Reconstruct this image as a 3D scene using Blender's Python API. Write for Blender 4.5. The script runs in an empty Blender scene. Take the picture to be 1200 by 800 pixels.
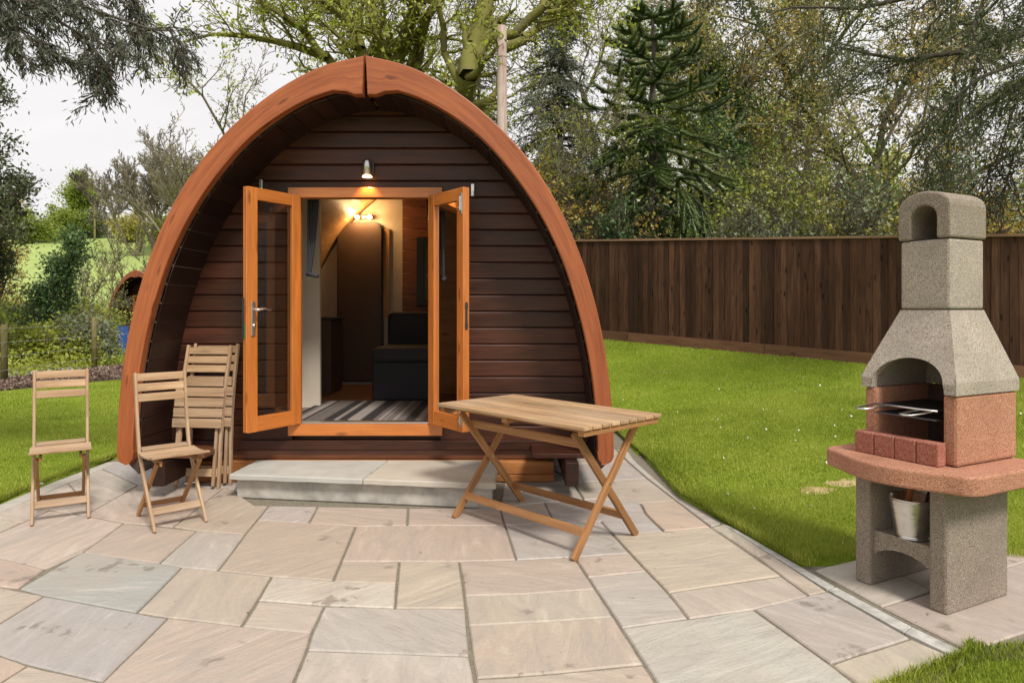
import bpy, math, random
import numpy as np
from mathutils import Vector, Matrix
R = math.radians
scene = bpy.context.scene
COL = scene.collection
F, CX, HY, H = 800.0, 600.0, 362.0, 1.35       # focal length in photo pixels, horizon line, eye height

def at(px, py, Y):
    return Vector(((px-CX)/F*Y, Y, H-(py-HY)/F*Y))
def ground(px, py, z=0.0):
    Y = F*(H-z)/(py-HY)
    return Vector(((px-CX)/F*Y, Y, z))

# ------------------------------------------------------------------ properties
def tag(o, label=None, cat=None, group=None, kind=None):
    if label: o['label'] = label
    if cat: o['category'] = cat
    if group: o['group'] = group
    if kind: o['kind'] = kind
    return o
def empty(name, loc=(0, 0, 0), rz=0.0, label=None, cat=None, group=None):
    o = bpy.data.objects.new(name, None); COL.objects.link(o)
    o.location = loc; o.rotation_euler = (0, 0, rz); o.empty_display_size = .1
    return tag(o, label, cat, group)

# ------------------------------------------------------------------ materials
def new_mat(name):
    m = bpy.data.materials.new(name); m.use_nodes = True
    nt = m.node_tree; b = nt.nodes['Principled BSDF']
    return m, nt, b
def N(nt, t, **kw):
    n = nt.nodes.new(t)
    for k, v in kw.items():
        if k.startswith('i_'):
            key = k[2:]
            key = int(key) if key.isdigit() else key.replace('_', ' ')
            n.inputs[key].default_value = v
        else: setattr(n, k, v)
    return n
def ramp(nt, fac, stops):
    r = nt.nodes.new('ShaderNodeValToRGB'); e = r.color_ramp.elements
    while len(e) < len(stops): e.new(.5)
    for i, (p, c) in enumerate(stops):
        e[i].position = p; e[i].color = (*c, 1)
    nt.links.new(fac, r.inputs[0]); return r
def mixc(nt, fac, a, b, mode='MIX'):
    m = nt.nodes.new('ShaderNodeMix'); m.data_type = 'RGBA'; m.blend_type = mode
    for s, v in ((0, fac), (6, a), (7, b)):
        if hasattr(v, 'links'): nt.links.new(v, m.inputs[s])
        elif s == 0: m.inputs[0].default_value = v
        else: m.inputs[s].default_value = (*v, 1)
    return m.outputs[2]
def mth(nt, op, a, b=None, clamp=False):
    m = nt.nodes.new('ShaderNodeMath'); m.operation = op; m.use_clamp = clamp
    for i, v in enumerate((a, b)):
        if v is None: continue
        if hasattr(v, 'links'): nt.links.new(v, m.inputs[i])
        else: m.inputs[i].default_value = v
    return m.outputs[0]
def noise(nt, vec, scale, detail=5, rough=.55, dist=0.0):
    n = nt.nodes.new('ShaderNodeTexNoise'); n.inputs['Scale'].default_value = scale
    n.inputs['Detail'].default_value = detail; n.inputs['Roughness'].default_value = rough
    n.inputs['Distortion'].default_value = dist
    if vec is not None: nt.links.new(vec, n.inputs['Vector'])
    return n.outputs[0]
def mapping(nt, vec, scale=(1, 1, 1), rot=(0, 0, 0)):
    m = nt.nodes.new('ShaderNodeMapping'); m.inputs['Scale'].default_value = scale; m.inputs['Rotation'].default_value = rot
    nt.links.new(vec, m.inputs['Vector']); return m.outputs[0]
def attr(nt, name):
    a = nt.nodes.new('ShaderNodeAttribute'); a.attribute_name = name; return a
def bump(nt, b, h, strength=.3, dist=.01):
    n = nt.nodes.new('ShaderNodeBump'); n.inputs['Strength'].default_value = strength; n.inputs['Distance'].default_value = dist
    nt.links.new(h, n.inputs['Height']); nt.links.new(n.outputs[0], b.inputs['Normal']); return n

def wood(name, dark, light, rough=.5, grain=1.0, knots=.6, bumpv=.25, vary=.35, spec=.4, coat=0.0, weather=None):
    m, nt, b = new_mat(name)
    g = attr(nt, 'gr').outputs['Vector']; rn = attr(nt, 'rnd').outputs['Fac']
    n1 = noise(nt, mapping(nt, g, (1.4, 26*grain, 26*grain)), 2.2, 6, .62, .6)
    n2 = noise(nt, mapping(nt, g, (.7, 7*grain, 7*grain)), 1.6, 4, .5, 1.2)
    s = mth(nt, 'ADD', mth(nt, 'MULTIPLY', n1, .6), mth(nt, 'MULTIPLY', n2, .5))
    c = ramp(nt, s, [(.36, dark), (.72, light)]).outputs[0]
    v = nt.nodes.new('ShaderNodeTexVoronoi'); v.inputs['Scale'].default_value = 1.0
    nt.links.new(mapping(nt, g, (2.6, 9, 9)), v.inputs['Vector'])
    k = ramp(nt, v.outputs['Distance'], [(.06, (1, 1, 1)), (.17, (0, 0, 0))]).outputs[0]
    kf = mth(nt, 'MULTIPLY', k, knots)
    c = mixc(nt, kf, c, tuple(x*.35 for x in dark))
    hs = nt.nodes.new('ShaderNodeHueSaturation'); nt.links.new(c, hs.inputs['Color'])
    nt.links.new(mth(nt, 'ADD', mth(nt, 'MULTIPLY', rn, vary*2), 1-vary), hs.inputs['Value'])
    c = hs.outputs[0]
    if weather:
        tc = nt.nodes.new('ShaderNodeTexCoord')
        w = noise(nt, tc.outputs['Object'], 1.7, 5, .6)
        c = mixc(nt, ramp(nt, w, [(.42, (0, 0, 0)), (.75, (.42, .42, .42))]).outputs[0], c, weather)
    nt.links.new(c, b.inputs['Base Color'])
    r = mth(nt, 'ADD', mth(nt, 'MULTIPLY', n1, .25), rough-.12)
    nt.links.new(r, b.inputs['Roughness'])
    b.inputs['Specular IOR Level'].default_value = spec
    b.inputs['Coat Weight'].default_value = coat; b.inputs['Coat Roughness'].default_value = .25
    bump(nt, b, mth(nt, 'SUBTRACT', n1, mth(nt, 'MULTIPLY', k, .3)), bumpv, .004)
    return m

def plain(name, col, rough=.5, metal=0.0, var=.15, scale=20, bumpv=.0, spec=.5):
    m, nt, b = new_mat(name)
    tc = nt.nodes.new('ShaderNodeTexCoord')
    n = noise(nt, tc.outputs['Object'], scale, 5, .6)
    c = ramp(nt, n, [(.3, tuple(x*(1-var) for x in col)), (.7, tuple(min(1, x*(1+var)) for x in col))]).outputs[0]
    nt.links.new(c, b.inputs['Base Color'])
    nt.links.new(mth(nt, 'ADD', mth(nt, 'MULTIPLY', n, .2), rough-.1), b.inputs['Roughness'])
    b.inputs['Metallic'].default_value = metal; b.inputs['Specular IOR Level'].default_value = spec
    if bumpv: bump(nt, b, n, bumpv, .004)
    return m

def aggregate(name, dark, mid, light, scale=170, rough=.9):
    m, nt, b = new_mat(name)
    tc = nt.nodes.new('ShaderNodeTexCoord'); o = tc.outputs['Object']
    v = nt.nodes.new('ShaderNodeTexVoronoi'); v.inputs['Scale'].default_value = scale
    nt.links.new(o, v.inputs['Vector'])
    sx = nt.nodes.new('ShaderNodeSeparateColor'); nt.links.new(v.outputs['Color'], sx.inputs[0])
    c = ramp(nt, sx.outputs[0], [(.08, dark), (.3, mid), (.65, mid), (.95, light)]).outputs[0]
    big = noise(nt, o, 5, 5, .6)
    c = mixc(nt, ramp(nt, big, [(.35, (0, 0, 0)), (.75, (.45, .45, .45))]).outputs[0], c, tuple(x*.6 for x in mid))
    fine = noise(nt, o, scale*.5, 3, .6)
    c = mixc(nt, ramp(nt, fine, [(.28, (.85, .85, .85)), (.42, (0, 0, 0))]).outputs[0], c, tuple(x*.5 for x in dark))
    nt.links.new(c, b.inputs['Base Color']); b.inputs['Roughness'].default_value = rough
    h = mth(nt, 'ADD', mth(nt, 'MULTIPLY', v.outputs['Distance'], -.8), mth(nt, 'MULTIPLY', fine, 1.2))
    bump(nt, b, h, .7, .004)
    return m

def leafmat(name, stops, rough=.5, trans=.5, spec=.5, clump=0.8):
    m, nt, b = new_mat(name)
    rn = attr(nt, 'rnd').outputs['Fac']
    tc = nt.nodes.new('ShaderNodeTexCoord')
    n = noise(nt, tc.outputs['Object'], clump, 3, .5)
    f = mth(nt, 'ADD', mth(nt, 'MULTIPLY', rn, .65), mth(nt, 'SUBTRACT', mth(nt, 'MULTIPLY', n, 1.3), .45), True)
    k = len(stops)
    c = ramp(nt, f, [(i/(k-1), s) for i, s in enumerate(stops)]).outputs[0]
    nt.links.new(c, b.inputs['Base Color']); b.inputs['Roughness'].default_value = rough
    b.inputs['Specular IOR Level'].default_value = spec
    out = nt.nodes['Material Output']
    t = nt.nodes.new('ShaderNodeBsdfTranslucent'); nt.links.new(c, t.inputs[0])
    mx = nt.nodes.new('ShaderNodeMixShader'); mx.inputs[0].default_value = trans
    nt.links.new(b.outputs[0], mx.inputs[1]); nt.links.new(t.outputs[0], mx.inputs[2]); nt.links.new(mx.outputs[0], out.inputs[0])
    return m

def barkmat(name, a, c_, moss=None, mossamt=.5):
    m, nt, b = new_mat(name)
    tc = nt.nodes.new('ShaderNodeTexCoord'); o = tc.outputs['Object']
    n = noise(nt, mapping(nt, o, (8, 8, 2.5)), 2.5, 6, .7)
    c = ramp(nt, n, [(.3, a), (.7, c_)]).outputs[0]
    if moss:
        n2 = noise(nt, o, 1.6, 5, .6)
        c = mixc(nt, ramp(nt, n2, [(.5-mossamt*.3, (0, 0, 0)), (.62-mossamt*.2, (1, 1, 1))]).outputs[0], c, moss)
    nt.links.new(c, b.inputs['Base Color']); b.inputs['Roughness'].default_value = .9
    bump(nt, b, n, .6, .03)
    return m

M = {}
M['arch'] = wood('stained_orange_wood', (.20, .048, .015), (.40, .118, .036), .5, .9, .7, .3, .06, .4, .05)
M['frame'] = wood('varnished_door_wood', (.40, .115, .020), (.60, .20, .042), .33, .8, .7, .08, .08, .5, .3)
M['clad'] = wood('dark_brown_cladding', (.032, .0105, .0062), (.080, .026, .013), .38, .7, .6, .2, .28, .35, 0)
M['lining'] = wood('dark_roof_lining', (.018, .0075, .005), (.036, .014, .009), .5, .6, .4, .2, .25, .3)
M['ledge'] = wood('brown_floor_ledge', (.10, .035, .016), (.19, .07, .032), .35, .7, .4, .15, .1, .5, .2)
M['sleeper'] = wood('orange_timber_sleeper', (.25, .085, .022), (.50, .21, .07), .6, .5, 1.0, .4, .15, .3)
M['teak'] = wood('weathered_acacia', (.27, .155, .078), (.53, .36, .215), .62, 1.0, .35, .3, .2, .3, 0, (.40, .35, .29))
M['teakdark'] = wood('oiled_acacia', (.20, .085, .03), (.39, .20, .08), .5, 1.0, .25, .25, .2, .35)
M['tabletop'] = wood('pale_acacia_slats', (.26, .145, .065), (.58, .385, .22), .52, 1.0, .3, .3, .22, .35, 0, (.46, .39, .31))
M['fence'] = wood('dark_fence_boards', (.032, .014, .008), (.112, .053, .029), .75, .7, 1.0, .6, .5, .2)
M['cap'] = wood('fence_capping', (.18, .10, .055), (.33, .20, .12), .7, 1.0, .3, .4, .1, .2)
M['gravelboard'] = wood('fence_gravel_board', (.12, .055, .03), (.22, .115, .062), .75, 1.0, .8, .5, .15, .2)
M['pine'] = wood('interior_pine', (.36, .18, .07), (.55, .32, .14), .5, .6, .6, .1, .1, .3)
M['redpine'] = wood('interior_red_pine', (.16, .06, .03), (.26, .10, .05), .5, .6, .6, .1, .1, .3)
M['laminate'] = wood('floor_laminate', (.12, .06, .035), (.22, .12, .07), .35, .6, .2, .1, .1, .5)
M['post'] = wood('mossy_post_wood', (.11, .10, .035), (.24, .20, .09), .85, .6, .4, .4, .2, .2)
M['polewood'] = wood('weathered_pole_wood', (.30, .20, .16), (.52, .44, .39), .85, .5, .8, .4, .05, .2, 0, (.25, .08, .05))
M['steel'] = plain('brushed_steel', (.62, .60, .58), .32, 1.0, .06, 60)
M['galv'] = plain('galvanised_metal', (.66, .65, .62), .3, 1.0, .12, 25, .05)
M['darksteel'] = plain('dark_metal', (.10, .10, .11), .4, .9, .1)
M['black'] = plain('black_plastic', (.02, .02, .022), .5)
M['cream'] = plain('cream_panel', (.52, .46, .36), .7, 0, .05, 6)
M['white'] = plain('white_panel', (.66, .58, .46), .6, 0, .04, 6)
M['browndoor'] = plain('brown_flush_door', (.075, .043, .026), .55, 0, .12, 5)
M['sofa'] = plain('black_upholstery', (.018, .016, .018), .75, 0, .2, 60, .2)
M['curtain'] = plain('charcoal_curtain', (.045, .042, .05), .9, 0, .2, 30, .1)
M['voile'] = plain('white_curtain_lining', (.60, .58, .55), .9, 0, .08, 30, .1)
M['green'] = plain('green_tag', (.01, .28, .10), .5)
M['shingle'] = plain('brown_felt_shingles', (.10, .065, .05), .9, 0, .4, 14, .5)
M['grey_agg'] = aggregate('grey_exposed_aggregate', (.13, .105, .08), (.29, .235, .18), (.47, .40, .32), 330)
M['pale_agg'] = aggregate('pale_aggregate_hood', (.20, .165, .13), (.42, .355, .29), (.58, .51, .43), 310)
M['red_agg'] = aggregate('terracotta_aggregate', (.27, .11, .06), (.48, .215, .125), (.60, .33, .22), 260)
M['brick'] = aggregate('red_block_paver', (.22, .06, .035), (.40, .135, .085), (.52, .26, .19), 260)
M['concrete'] = plain('smeared_cement', (.40, .375, .33), .88, 0, .35, 7, .4)
M['slabtop'] = plain('step_sandstone', (.42, .41, .37), .8, 0, .12, 5, .2)
M['slabtan'] = plain('step_sandstone_tan', (.44, .40, .33), .8, 0, .13, 3, .2)
M['mortar'] = plain('sandy_mortar', (.19, .165, .12), .95, 0, .3, 60, .5)
M['drain'] = plain('grey_channel_strip', (.43, .41, .375), .75, 0, .3, 18, .4)
M['blue'] = plain('blue_cloth', (.03, .09, .30), .8, 0, .1, 8)
M['offwhite'] = plain('white_paint', (.78, .77, .74), .6, 0, .04, 8)
M['petal'] = plain('white_petals', (.85, .80, .80), .7, 0, .05, 5)
M['wire'] = plain('galvanised_wire', (.5, .5, .48), .5, .8, .1)
M['bark_dark'] = barkmat('bark_dark', (.035, .027, .02), (.11, .09, .07))
M['bark_moss'] = barkmat('bark_mossy', (.07, .055, .03), (.20, .17, .09), (.16, .15, .03), .8)
M['bark_grey'] = barkmat('bark_grey', (.09, .08, .065), (.24, .21, .17), (.16, .155, .07), .4)
M['twig'] = barkmat('twig_pale', (.14, .12, .08), (.30, .26, .18))
M['twig_dark'] = barkmat('twig_dark', (.05, .04, .03), (.13, .105, .075))
M['l_dark'] = leafmat('leaf_dark_evergreen', [(.03, .04, .018), (.075, .095, .035), (.16, .19, .07)], .5, .3, .5)
M['l_conif'] = leafmat('needle_greygreen', [(.035, .043, .027), (.085, .10, .062), (.16, .18, .115)], .5, .15, .4)
M['l_holly'] = leafmat('leaf_holly', [(.03, .06, .025), (.08, .14, .045), (.17, .26, .09)], .5, .3, .35)
M['l_mid'] = leafmat('leaf_mid_green', [(.11, .16, .02), (.26, .33, .04), (.44, .50, .09)], .5, .4)
M['l_lime'] = leafmat('leaf_spring_lime', [(.18, .22, .025), (.38, .44, .05), (.60, .62, .13)], .5, .45)
M['l_olive'] = leafmat('leaf_olive_bud', [(.22, .20, .04), (.44, .40, .09), (.62, .55, .18)], .5, .4)
M['l_rust'] = leafmat('leaf_bronze', [(.26, .16, .03), (.50, .34, .07), (.54, .48, .11)], .5, .4)
M['l_yellow'] = leafmat('leaf_yellow', [(.22, .22, .03), (.48, .44, .06), (.65, .58, .14)], .5, .4)
M['l_grey'] = leafmat('leaf_greygreen', [(.09, .11, .05), (.20, .23, .12), (.32, .35, .2)], .5, .35)
M['l_puzzle'] = leafmat('monkey_puzzle_scale', [(.035, .055, .018), (.10, .145, .035), (.27, .33, .10)], .35, .08, .6, 1.5)
M['l_ivy'] = leafmat('leaf_ivy', [(.025, .05, .018), (.07, .12, .035), (.18, .25, .09)], .5, .3, .35)
M['grass'] = leafmat('grass_blade', [(.14, .19, .02), (.31, .37, .04), (.52, .54, .12)], .55, .35, .2, 1.3)

# lawn ground
def groundmat(name, a, b_, c_, s1=1.2, s2=40, bs=.6):
    m, nt, b = new_mat(name)
    tc = nt.nodes.new('ShaderNodeTexCoord'); o = tc.outputs['Object']
    n1 = noise(nt, o, s1, 5, .6); n2 = noise(nt, o, s2, 5, .7)
    f = mth(nt, 'ADD', mth(nt, 'MULTIPLY', n1, .5), mth(nt, 'MULTIPLY', n2, .5))
    nt.links.new(ramp(nt, f, [(.33, a), (.5, b_), (.68, c_)]).outputs[0], b.inputs['Base Color'])
    b.inputs['Roughness'].default_value = .95; b.inputs['Specular IOR Level'].default_value = .1
    bump(nt, b, n2, bs, .03); return m
M['lawn'] = groundmat('lawn_turf', (.10, .155, .014), (.18, .25, .02), (.27, .34, .045))
M['field'] = groundmat('meadow', (.24, .31, .09), (.31, .385, .12), (.39, .46, .17), .06, .8, .2)
M['woodfloor'] = groundmat('woodland_floor', (.06, .06, .025), (.12, .13, .04), (.20, .20, .08), .5, 9)
M['bark_mulch'] = groundmat('bark_mulch_base', (.05, .03, .022), (.13, .09, .07), (.27, .20, .16), 5, 45, 1.0)
M['chips'] = leafmat('bark_chips', [(.05, .03, .02), (.17, .11, .085), (.42, .32, .26)], .9, .0, .2, 3)
M['gravel'] = leafmat('pale_gravel', [(.2, .19, .19), (.5, .48, .47), (.8, .78, .76)], .9, .0, .2, 3)

def patio_material():
    m, nt, b = new_mat('riven_sandstone')
    g = attr(nt, 'gr').outputs['Vector']; cl = attr(nt, 'tone').outputs['Color']
    rn = attr(nt, 'rnd').outputs['Fac']
    big = noise(nt, g, 1.3, 6, .6, .8)
    rot = nt.nodes.new('ShaderNodeVectorRotate'); rot.rotation_type = 'Z_AXIS'
    nt.links.new(g, rot.inputs['Vector']); nt.links.new(mth(nt, 'MULTIPLY', rn, 6.28), rot.inputs['Angle'])
    st = noise(nt, mapping(nt, rot.outputs[0], (1.2, 5, 1)), 1.7, 7, .65, 1.6)
    fine = noise(nt, g, 60, 5, .7)
    c = mixc(nt, ramp(nt, big, [(.35, (0, 0, 0)), (.7, (.5, .5, .5))]).outputs[0], cl, (.43, .345, .265))
    c = mixc(nt, ramp(nt, st, [(.42, (0, 0, 0)), (.7, (.55, .55, .55))]).outputs[0], c, (.30, .265, .235))
    c = mixc(nt, ramp(nt, st, [(.30, (.4, .4, .4)), (.42, (0, 0, 0))]).outputs[0], c, (.60, .54, .48))
    c = mixc(nt, ramp(nt, fine, [(.3, (.22, .22, .22)), (.5, (0, 0, 0))]).outputs[0], c, (.22, .19, .16))
    # occasional stains
    sp = noise(nt, g, 3.3, 3, .5); sp2 = noise(nt, g, 11, 4, .6)
    stain = mth(nt, 'MULTIPLY', ramp(nt, sp, [(.60, (0, 0, 0)), (.66, (1, 1, 1))]).outputs[0], ramp(nt, sp2, [(.54, (0, 0, 0)), (.60, (.6, .6, .6))]).outputs[0])
    c = mixc(nt, stain, c, (.17, .14, .11))
    sp3 = noise(nt, g, 17, 3, .6)
    c = mixc(nt, ramp(nt, sp3, [(.735, (0, 0, 0)), (.76, (.7, .7, .7))]).outputs[0], c, (.10, .08, .06))
    nt.links.new(c, b.inputs['Base Color'])
    nt.links.new(mth(nt, 'ADD', mth(nt, 'MULTIPLY', st, .35), .42), b.inputs['Roughness'])
    b.inputs['Specular IOR Level'].default_value = .35
    bump(nt, b, mth(nt, 'ADD', mth(nt, 'MULTIPLY', st, 1.0), mth(nt, 'ADD', mth(nt, 'MULTIPLY', big, .8), mth(nt, 'MULTIPLY', fine, .12))), .75, .014)
    return m
M['patio'] = patio_material()

def glass():
    m, nt, b = new_mat('clear_glass')
    out = nt.nodes['Material Output']
    t = nt.nodes.new('ShaderNodeBsdfTransparent'); g = nt.nodes.new('ShaderNodeBsdfGlossy'); g.inputs['Roughness'].default_value = .02
    t.inputs[0].default_value = (.93, .95, .94, 1)
    f = nt.nodes.new('ShaderNodeFresnel'); f.inputs[0].default_value = 1.45
    mx = nt.nodes.new('ShaderNodeMixShader')
    nt.links.new(f.outputs[0], mx.inputs[0]); nt.links.new(t.outputs[0], mx.inputs[1]); nt.links.new(g.outputs[0], mx.inputs[2]); nt.links.new(mx.outputs[0], out.inputs[0])
    return m
M['glass'] = glass()
def emit(name, col, s):
    m, nt, b = new_mat(name)
    b.inputs['Base Color'].default_value = (*col, 1); b.inputs['Emission Color'].default_value = (*col, 1); b.inputs['Emission Strength'].default_value = s
    return m
M['bulb'] = emit('warm_bulb', (1, .72, .36), 60)
M['lens'] = emit('warm_lamp_lens', (1, .7, .3), 6)
def rugmat():
    m, nt, b = new_mat('striped_rug')
    g = attr(nt, 'gr').outputs['Vector']
    s = nt.nodes.new('ShaderNodeSeparateXYZ'); nt.links.new(g, s.inputs[0])
    w = nt.nodes.new('ShaderNodeTexNoise'); w.noise_dimensions = '1D'; w.inputs['Scale'].default_value = 9; w.inputs['Detail'].default_value = 1
    nt.links.new(s.outputs[0], w.inputs['W'])
    r = ramp(nt, w.outputs[0], [(.0, (.02, .016, .016)), (.46, (.13, .11, .10)), (.56, (.27, .235, .21))]); r.color_ramp.interpolation = 'CONSTANT'
    nt.links.new(r.outputs[0], b.inputs['Base Color']); b.inputs['Roughness'].default_value = .95
    return m
M['rug'] = rugmat()

# ------------------------------------------------------------------ mesh builder
class MB:
    def __init__(s, seed=1):
        s.v = []; s.f = []; s.g = []; s.r = []; s.mi = []; s.T = Matrix.Identity(4); s.rng = random.Random(seed); s.m = 0
    def add(s, vs, fs, gs=None, rnd=None):
        o = len(s.v); rnd = s.rng.random() if rnd is None else rnd
        off = Vector((s.rng.random()*20, s.rng.random()*20, s.rng.random()*20))
        for i, p in enumerate(vs):
            s.v.append(tuple(s.T @ Vector(p))); s.g.append(tuple((Vector(gs[i]) if gs else Vector(p))+off)); s.r.append(rnd)
        for f in fs: s.f.append(tuple(o+i for i in f)); s.mi.append(s.m)
    def box(s, c, size, rot=None, rnd=None):
        hx, hy, hz = [x/2 for x in size]
        q = [(-hx, -hy, -hz), (hx, -hy, -hz), (hx, hy, -hz), (-hx, hy, -hz), (-hx, -hy, hz), (hx, -hy, hz), (hx, hy, hz), (-hx, hy, hz)]
        ax = max(range(3), key=lambda i: size[i]); order = [ax]+[i for i in range(3) if i != ax]
        gs = [tuple(p[i] for i in order) for p in q]
        Rm = rot if rot is not None else Matrix.Identity(3)
        vs = [Vector(c)+Rm @ Vector(p) for p in q]
        s.add(vs, [(0, 3, 2, 1), (4, 5, 6, 7), (0, 1, 5, 4), (1, 2, 6, 5), (2, 3, 7, 6), (3, 0, 4, 7)], gs, rnd)
    def bar(s, a, b, w, h, side=(1, 0, 0), rnd=None):
        a = Vector(a); b = Vector(b); d = (b-a); L = d.length; d.normalize()
        sd = Vector(side); sd = (sd-d*sd.dot(d)).normalized(); up = d.cross(sd)
        Rm = Matrix((d, sd, up)).transposed()
        s.box((a+b)/2, (L, w, h), Rm, rnd)
    def prism(s, poly, z0, z1, rnd=None):
        n = len(poly)
        vs = [(p[0], p[1], z0) for p in poly]+[(p[0], p[1], z1) for p in poly]
        fs = [tuple(range(n-1, -1, -1)), tuple(range(n, 2*n))]+[(i, (i+1) % n, n+(i+1) % n, n+i) for i in range(n)]
        s.add(vs, fs, None, rnd)
    def tube(s, pts, rad, n=8, cap=True, rnd=None):
        pts = [Vector(p) for p in pts]; rad = rad if isinstance(rad, (list, tuple)) else [rad]*len(pts)
        vs = []; gs = []; L = 0; prev = None
        for i, p in enumerate(pts):
            t = (pts[min(i+1, len(pts)-1)]-pts[max(i-1, 0)]).normalized()
            if prev is None:
                a = Vector((0, 0, 1)) if abs(t.z) < .9 else Vector((1, 0, 0)); x = t.cross(a).normalized()
            else: x = (prev-t*prev.dot(t)).normalized()
            y = t.cross(x); prev = x
            if i: L += (p-pts[i-1]).length
            for k in range(n):
                a = 2*math.pi*k/n; vs.append(p+(x*math.cos(a)+y*math.sin(a))*rad[i]); gs.append((L, math.cos(a)*rad[i], math.sin(a)*rad[i]))
        fs = [(i*n+k, i*n+(k+1) % n, (i+1)*n+(k+1) % n, (i+1)*n+k) for i in range(len(pts)-1) for k in range(n)]
        if cap: fs += [tuple(range(n-1, -1, -1)), tuple((len(pts)-1)*n+k for k in range(n))]
        s.add(vs, fs, gs, rnd)
    def lathe(s, prof, c=(0, 0, 0), n=24, rnd=None, cap=False):
        vs = [(c[0]+r*math.cos(2*math.pi*k/n), c[1]+r*math.sin(2*math.pi*k/n), c[2]+z) for r, z in prof for k in range(n)]
        fs = [(i*n+k, i*n+(k+1) % n, (i+1)*n+(k+1) % n, (i+1)*n+k) for i in range(len(prof)-1) for k in range(n)]
        if cap: fs.append(tuple(range(n-1, -1, -1))); fs.append(tuple((len(prof)-1)*n+k for k in range(n)))
        s.add(vs, fs, None, rnd)
    def build(s, name, mats, parent=None, bevel=0.0, smooth=False, seg=2):
        me = bpy.data.meshes.new(name); me.from_pydata(s.v, [], s.f); me.validate(clean_customdata=False)
        for m in (mats if isinstance(mats, (list, tuple)) else [mats]): me.materials.append(m)
        if len(me.polygons) == len(s.mi): me.polygons.foreach_set('material_index', s.mi)
        a = me.attributes.new('gr', 'FLOAT_VECTOR', 'POINT'); a.data.foreach_set('vector', np.array(s.g, dtype=np.float32).ravel())
        a = me.attributes.new('rnd', 'FLOAT', 'POINT'); a.data.foreach_set('value', np.array(s.r, dtype=np.float32))
        if smooth: me.polygons.foreach_set('use_smooth', [True]*len(me.polygons))
        o = bpy.data.objects.new(name, me); COL.objects.link(o)
        if parent: o.parent = parent
        if bevel:
            b = o.modifiers.new('bevel', 'BEVEL'); b.width = bevel; b.segments = seg; b.limit_method = 'ANGLE'; b.angle_limit = R(35)
        return o

def np_mesh(name, V, Fc, mats, rnd=None, parent=None, smooth=False, mi=None):
    V = np.asarray(V, dtype=np.float32); Fc = np.asarray(Fc, dtype=np.int32); k = Fc.shape[1]; n = len(Fc)
    me = bpy.data.meshes.new(name); me.vertices.add(len(V)); me.vertices.foreach_set('co', V.ravel())
    me.loops.add(n*k); me.loops.foreach_set('vertex_index', Fc.ravel())
    me.polygons.add(n); me.polygons.foreach_set('loop_start', np.arange(0, n*k, k, dtype=np.int32)); me.polygons.foreach_set('loop_total', np.full(n, k, dtype=np.int32))
    for m in (mats if isinstance(mats, (list, tuple)) else [mats]): me.materials.append(m)
    if mi is not None: me.polygons.foreach_set('material_index', np.asarray(mi, dtype=np.int32))
    if smooth: me.polygons.foreach_set('use_smooth', np.ones(n, dtype=bool))
    me.update(calc_edges=True)
    if rnd is not None:
        a = me.attributes.new('rnd', 'FLOAT', 'FACE'); a.data.foreach_set('value', np.asarray(rnd, dtype=np.float32))
    o = bpy.data.objects.new(name, me); COL.objects.link(o)
    if parent: o.parent = parent
    return o

# ------------------------------------------------------------------ terrain
def sm(t): t = np.clip(t, 0, 1); return t*t*(3-2*t)
EDGE_PX = [(1137, 763), (980, 686), (860, 618), (796, 580), (760, 540), (712, 497)]
_e = [ground(*p) for p in EDGE_PX]
EY = np.array([-8, 2.19, 2.466, 2.655]+[p.y for p in _e]+[9.0]); EX = np.array([.9, .904, 1.397, 1.76]+[p.x for p in _e]+[1.08])
LEFT_PX = [(-90, 640), (0, 589), (62, 563), (125, 540), (150, 531)]
_l = [ground(*p) for p in LEFT_PX]
LY = np.array([-8]+[p.y for p in _l]+[9.0]); LX = np.array([_l[0].x-.3]+[p.x for p in _l]+[_l[-1].x])
def edge_r(Y): return np.interp(Y, EY, EX)
def edge_l(Y): return np.interp(Y, LY, LX)
def fence_g(X, Y): return (13.84-.816*X-Y)/1.29
def height(X, Y):
    X = np.asarray(X, float); Y = np.asarray(Y, float)
    s = np.sqrt(np.maximum(X-edge_r(np.minimum(Y, 8)), 0)**2+np.maximum(Y-8, 0)**2)
    m = np.interp(Y, [4.1, 5.4], [1.5, .05])
    s = np.maximum(s-m, 0); g = fence_g(X, Y)
    t = np.where(g <= 0, 1.0, s/(s+np.maximum(g, 0)+1e-6)); t = t*t*(1.6-.6*t)*.75+.25*t
    zf = np.clip(.80-.068*(X-1.64), .2, 1.2)+.05*np.clip(-g, 0, 30)
    z = zf*t*sm((X+5.5)/4.5)
    z = z-.3*sm((Y-14)/6)*sm((-X-3)/4)
    z = z+17.5*sm((Y-28)/112)
    z = z+.35*np.sin(X*.05+1)*sm((Y-60)/60)*3
    return z
def hz(x, y): return float(height(x, y))

xs = np.unique(np.concatenate([np.arange(-14, 12, .2), -14-np.geomspace(.3, 260, 45), 12+np.geomspace(.3, 260, 45)]))
ys = np.unique(np.concatenate([np.arange(-6, 17, .2), 17+np.geomspace(.3, 450, 70), -6-np.geomspace(.3, 60, 12)]))
GX, GY = np.meshgrid(xs, ys)
GZ = height(GX, GY)
inpatio = (GX < edge_r(GY)+.0) & (GX > edge_l(GY)-.0) & (GY < 8.9)
pad = (GX > edge_r(GY)-.1) & (GX < 3.05) & (GY > 2.75) & (GY < 3.75)
GZ = np.where(inpatio | pad, -.09, GZ+.012)
V = np.stack([GX.ravel(), GY.ravel(), GZ.ravel()], 1)
nx = len(xs); ny = len(ys)
I = np.arange(ny*nx).reshape(ny, nx)
Fq = np.stack([I[:-1, :-1], I[:-1, 1:], I[1:, 1:], I[1:, :-1]], -1).reshape(-1, 4)
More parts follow.
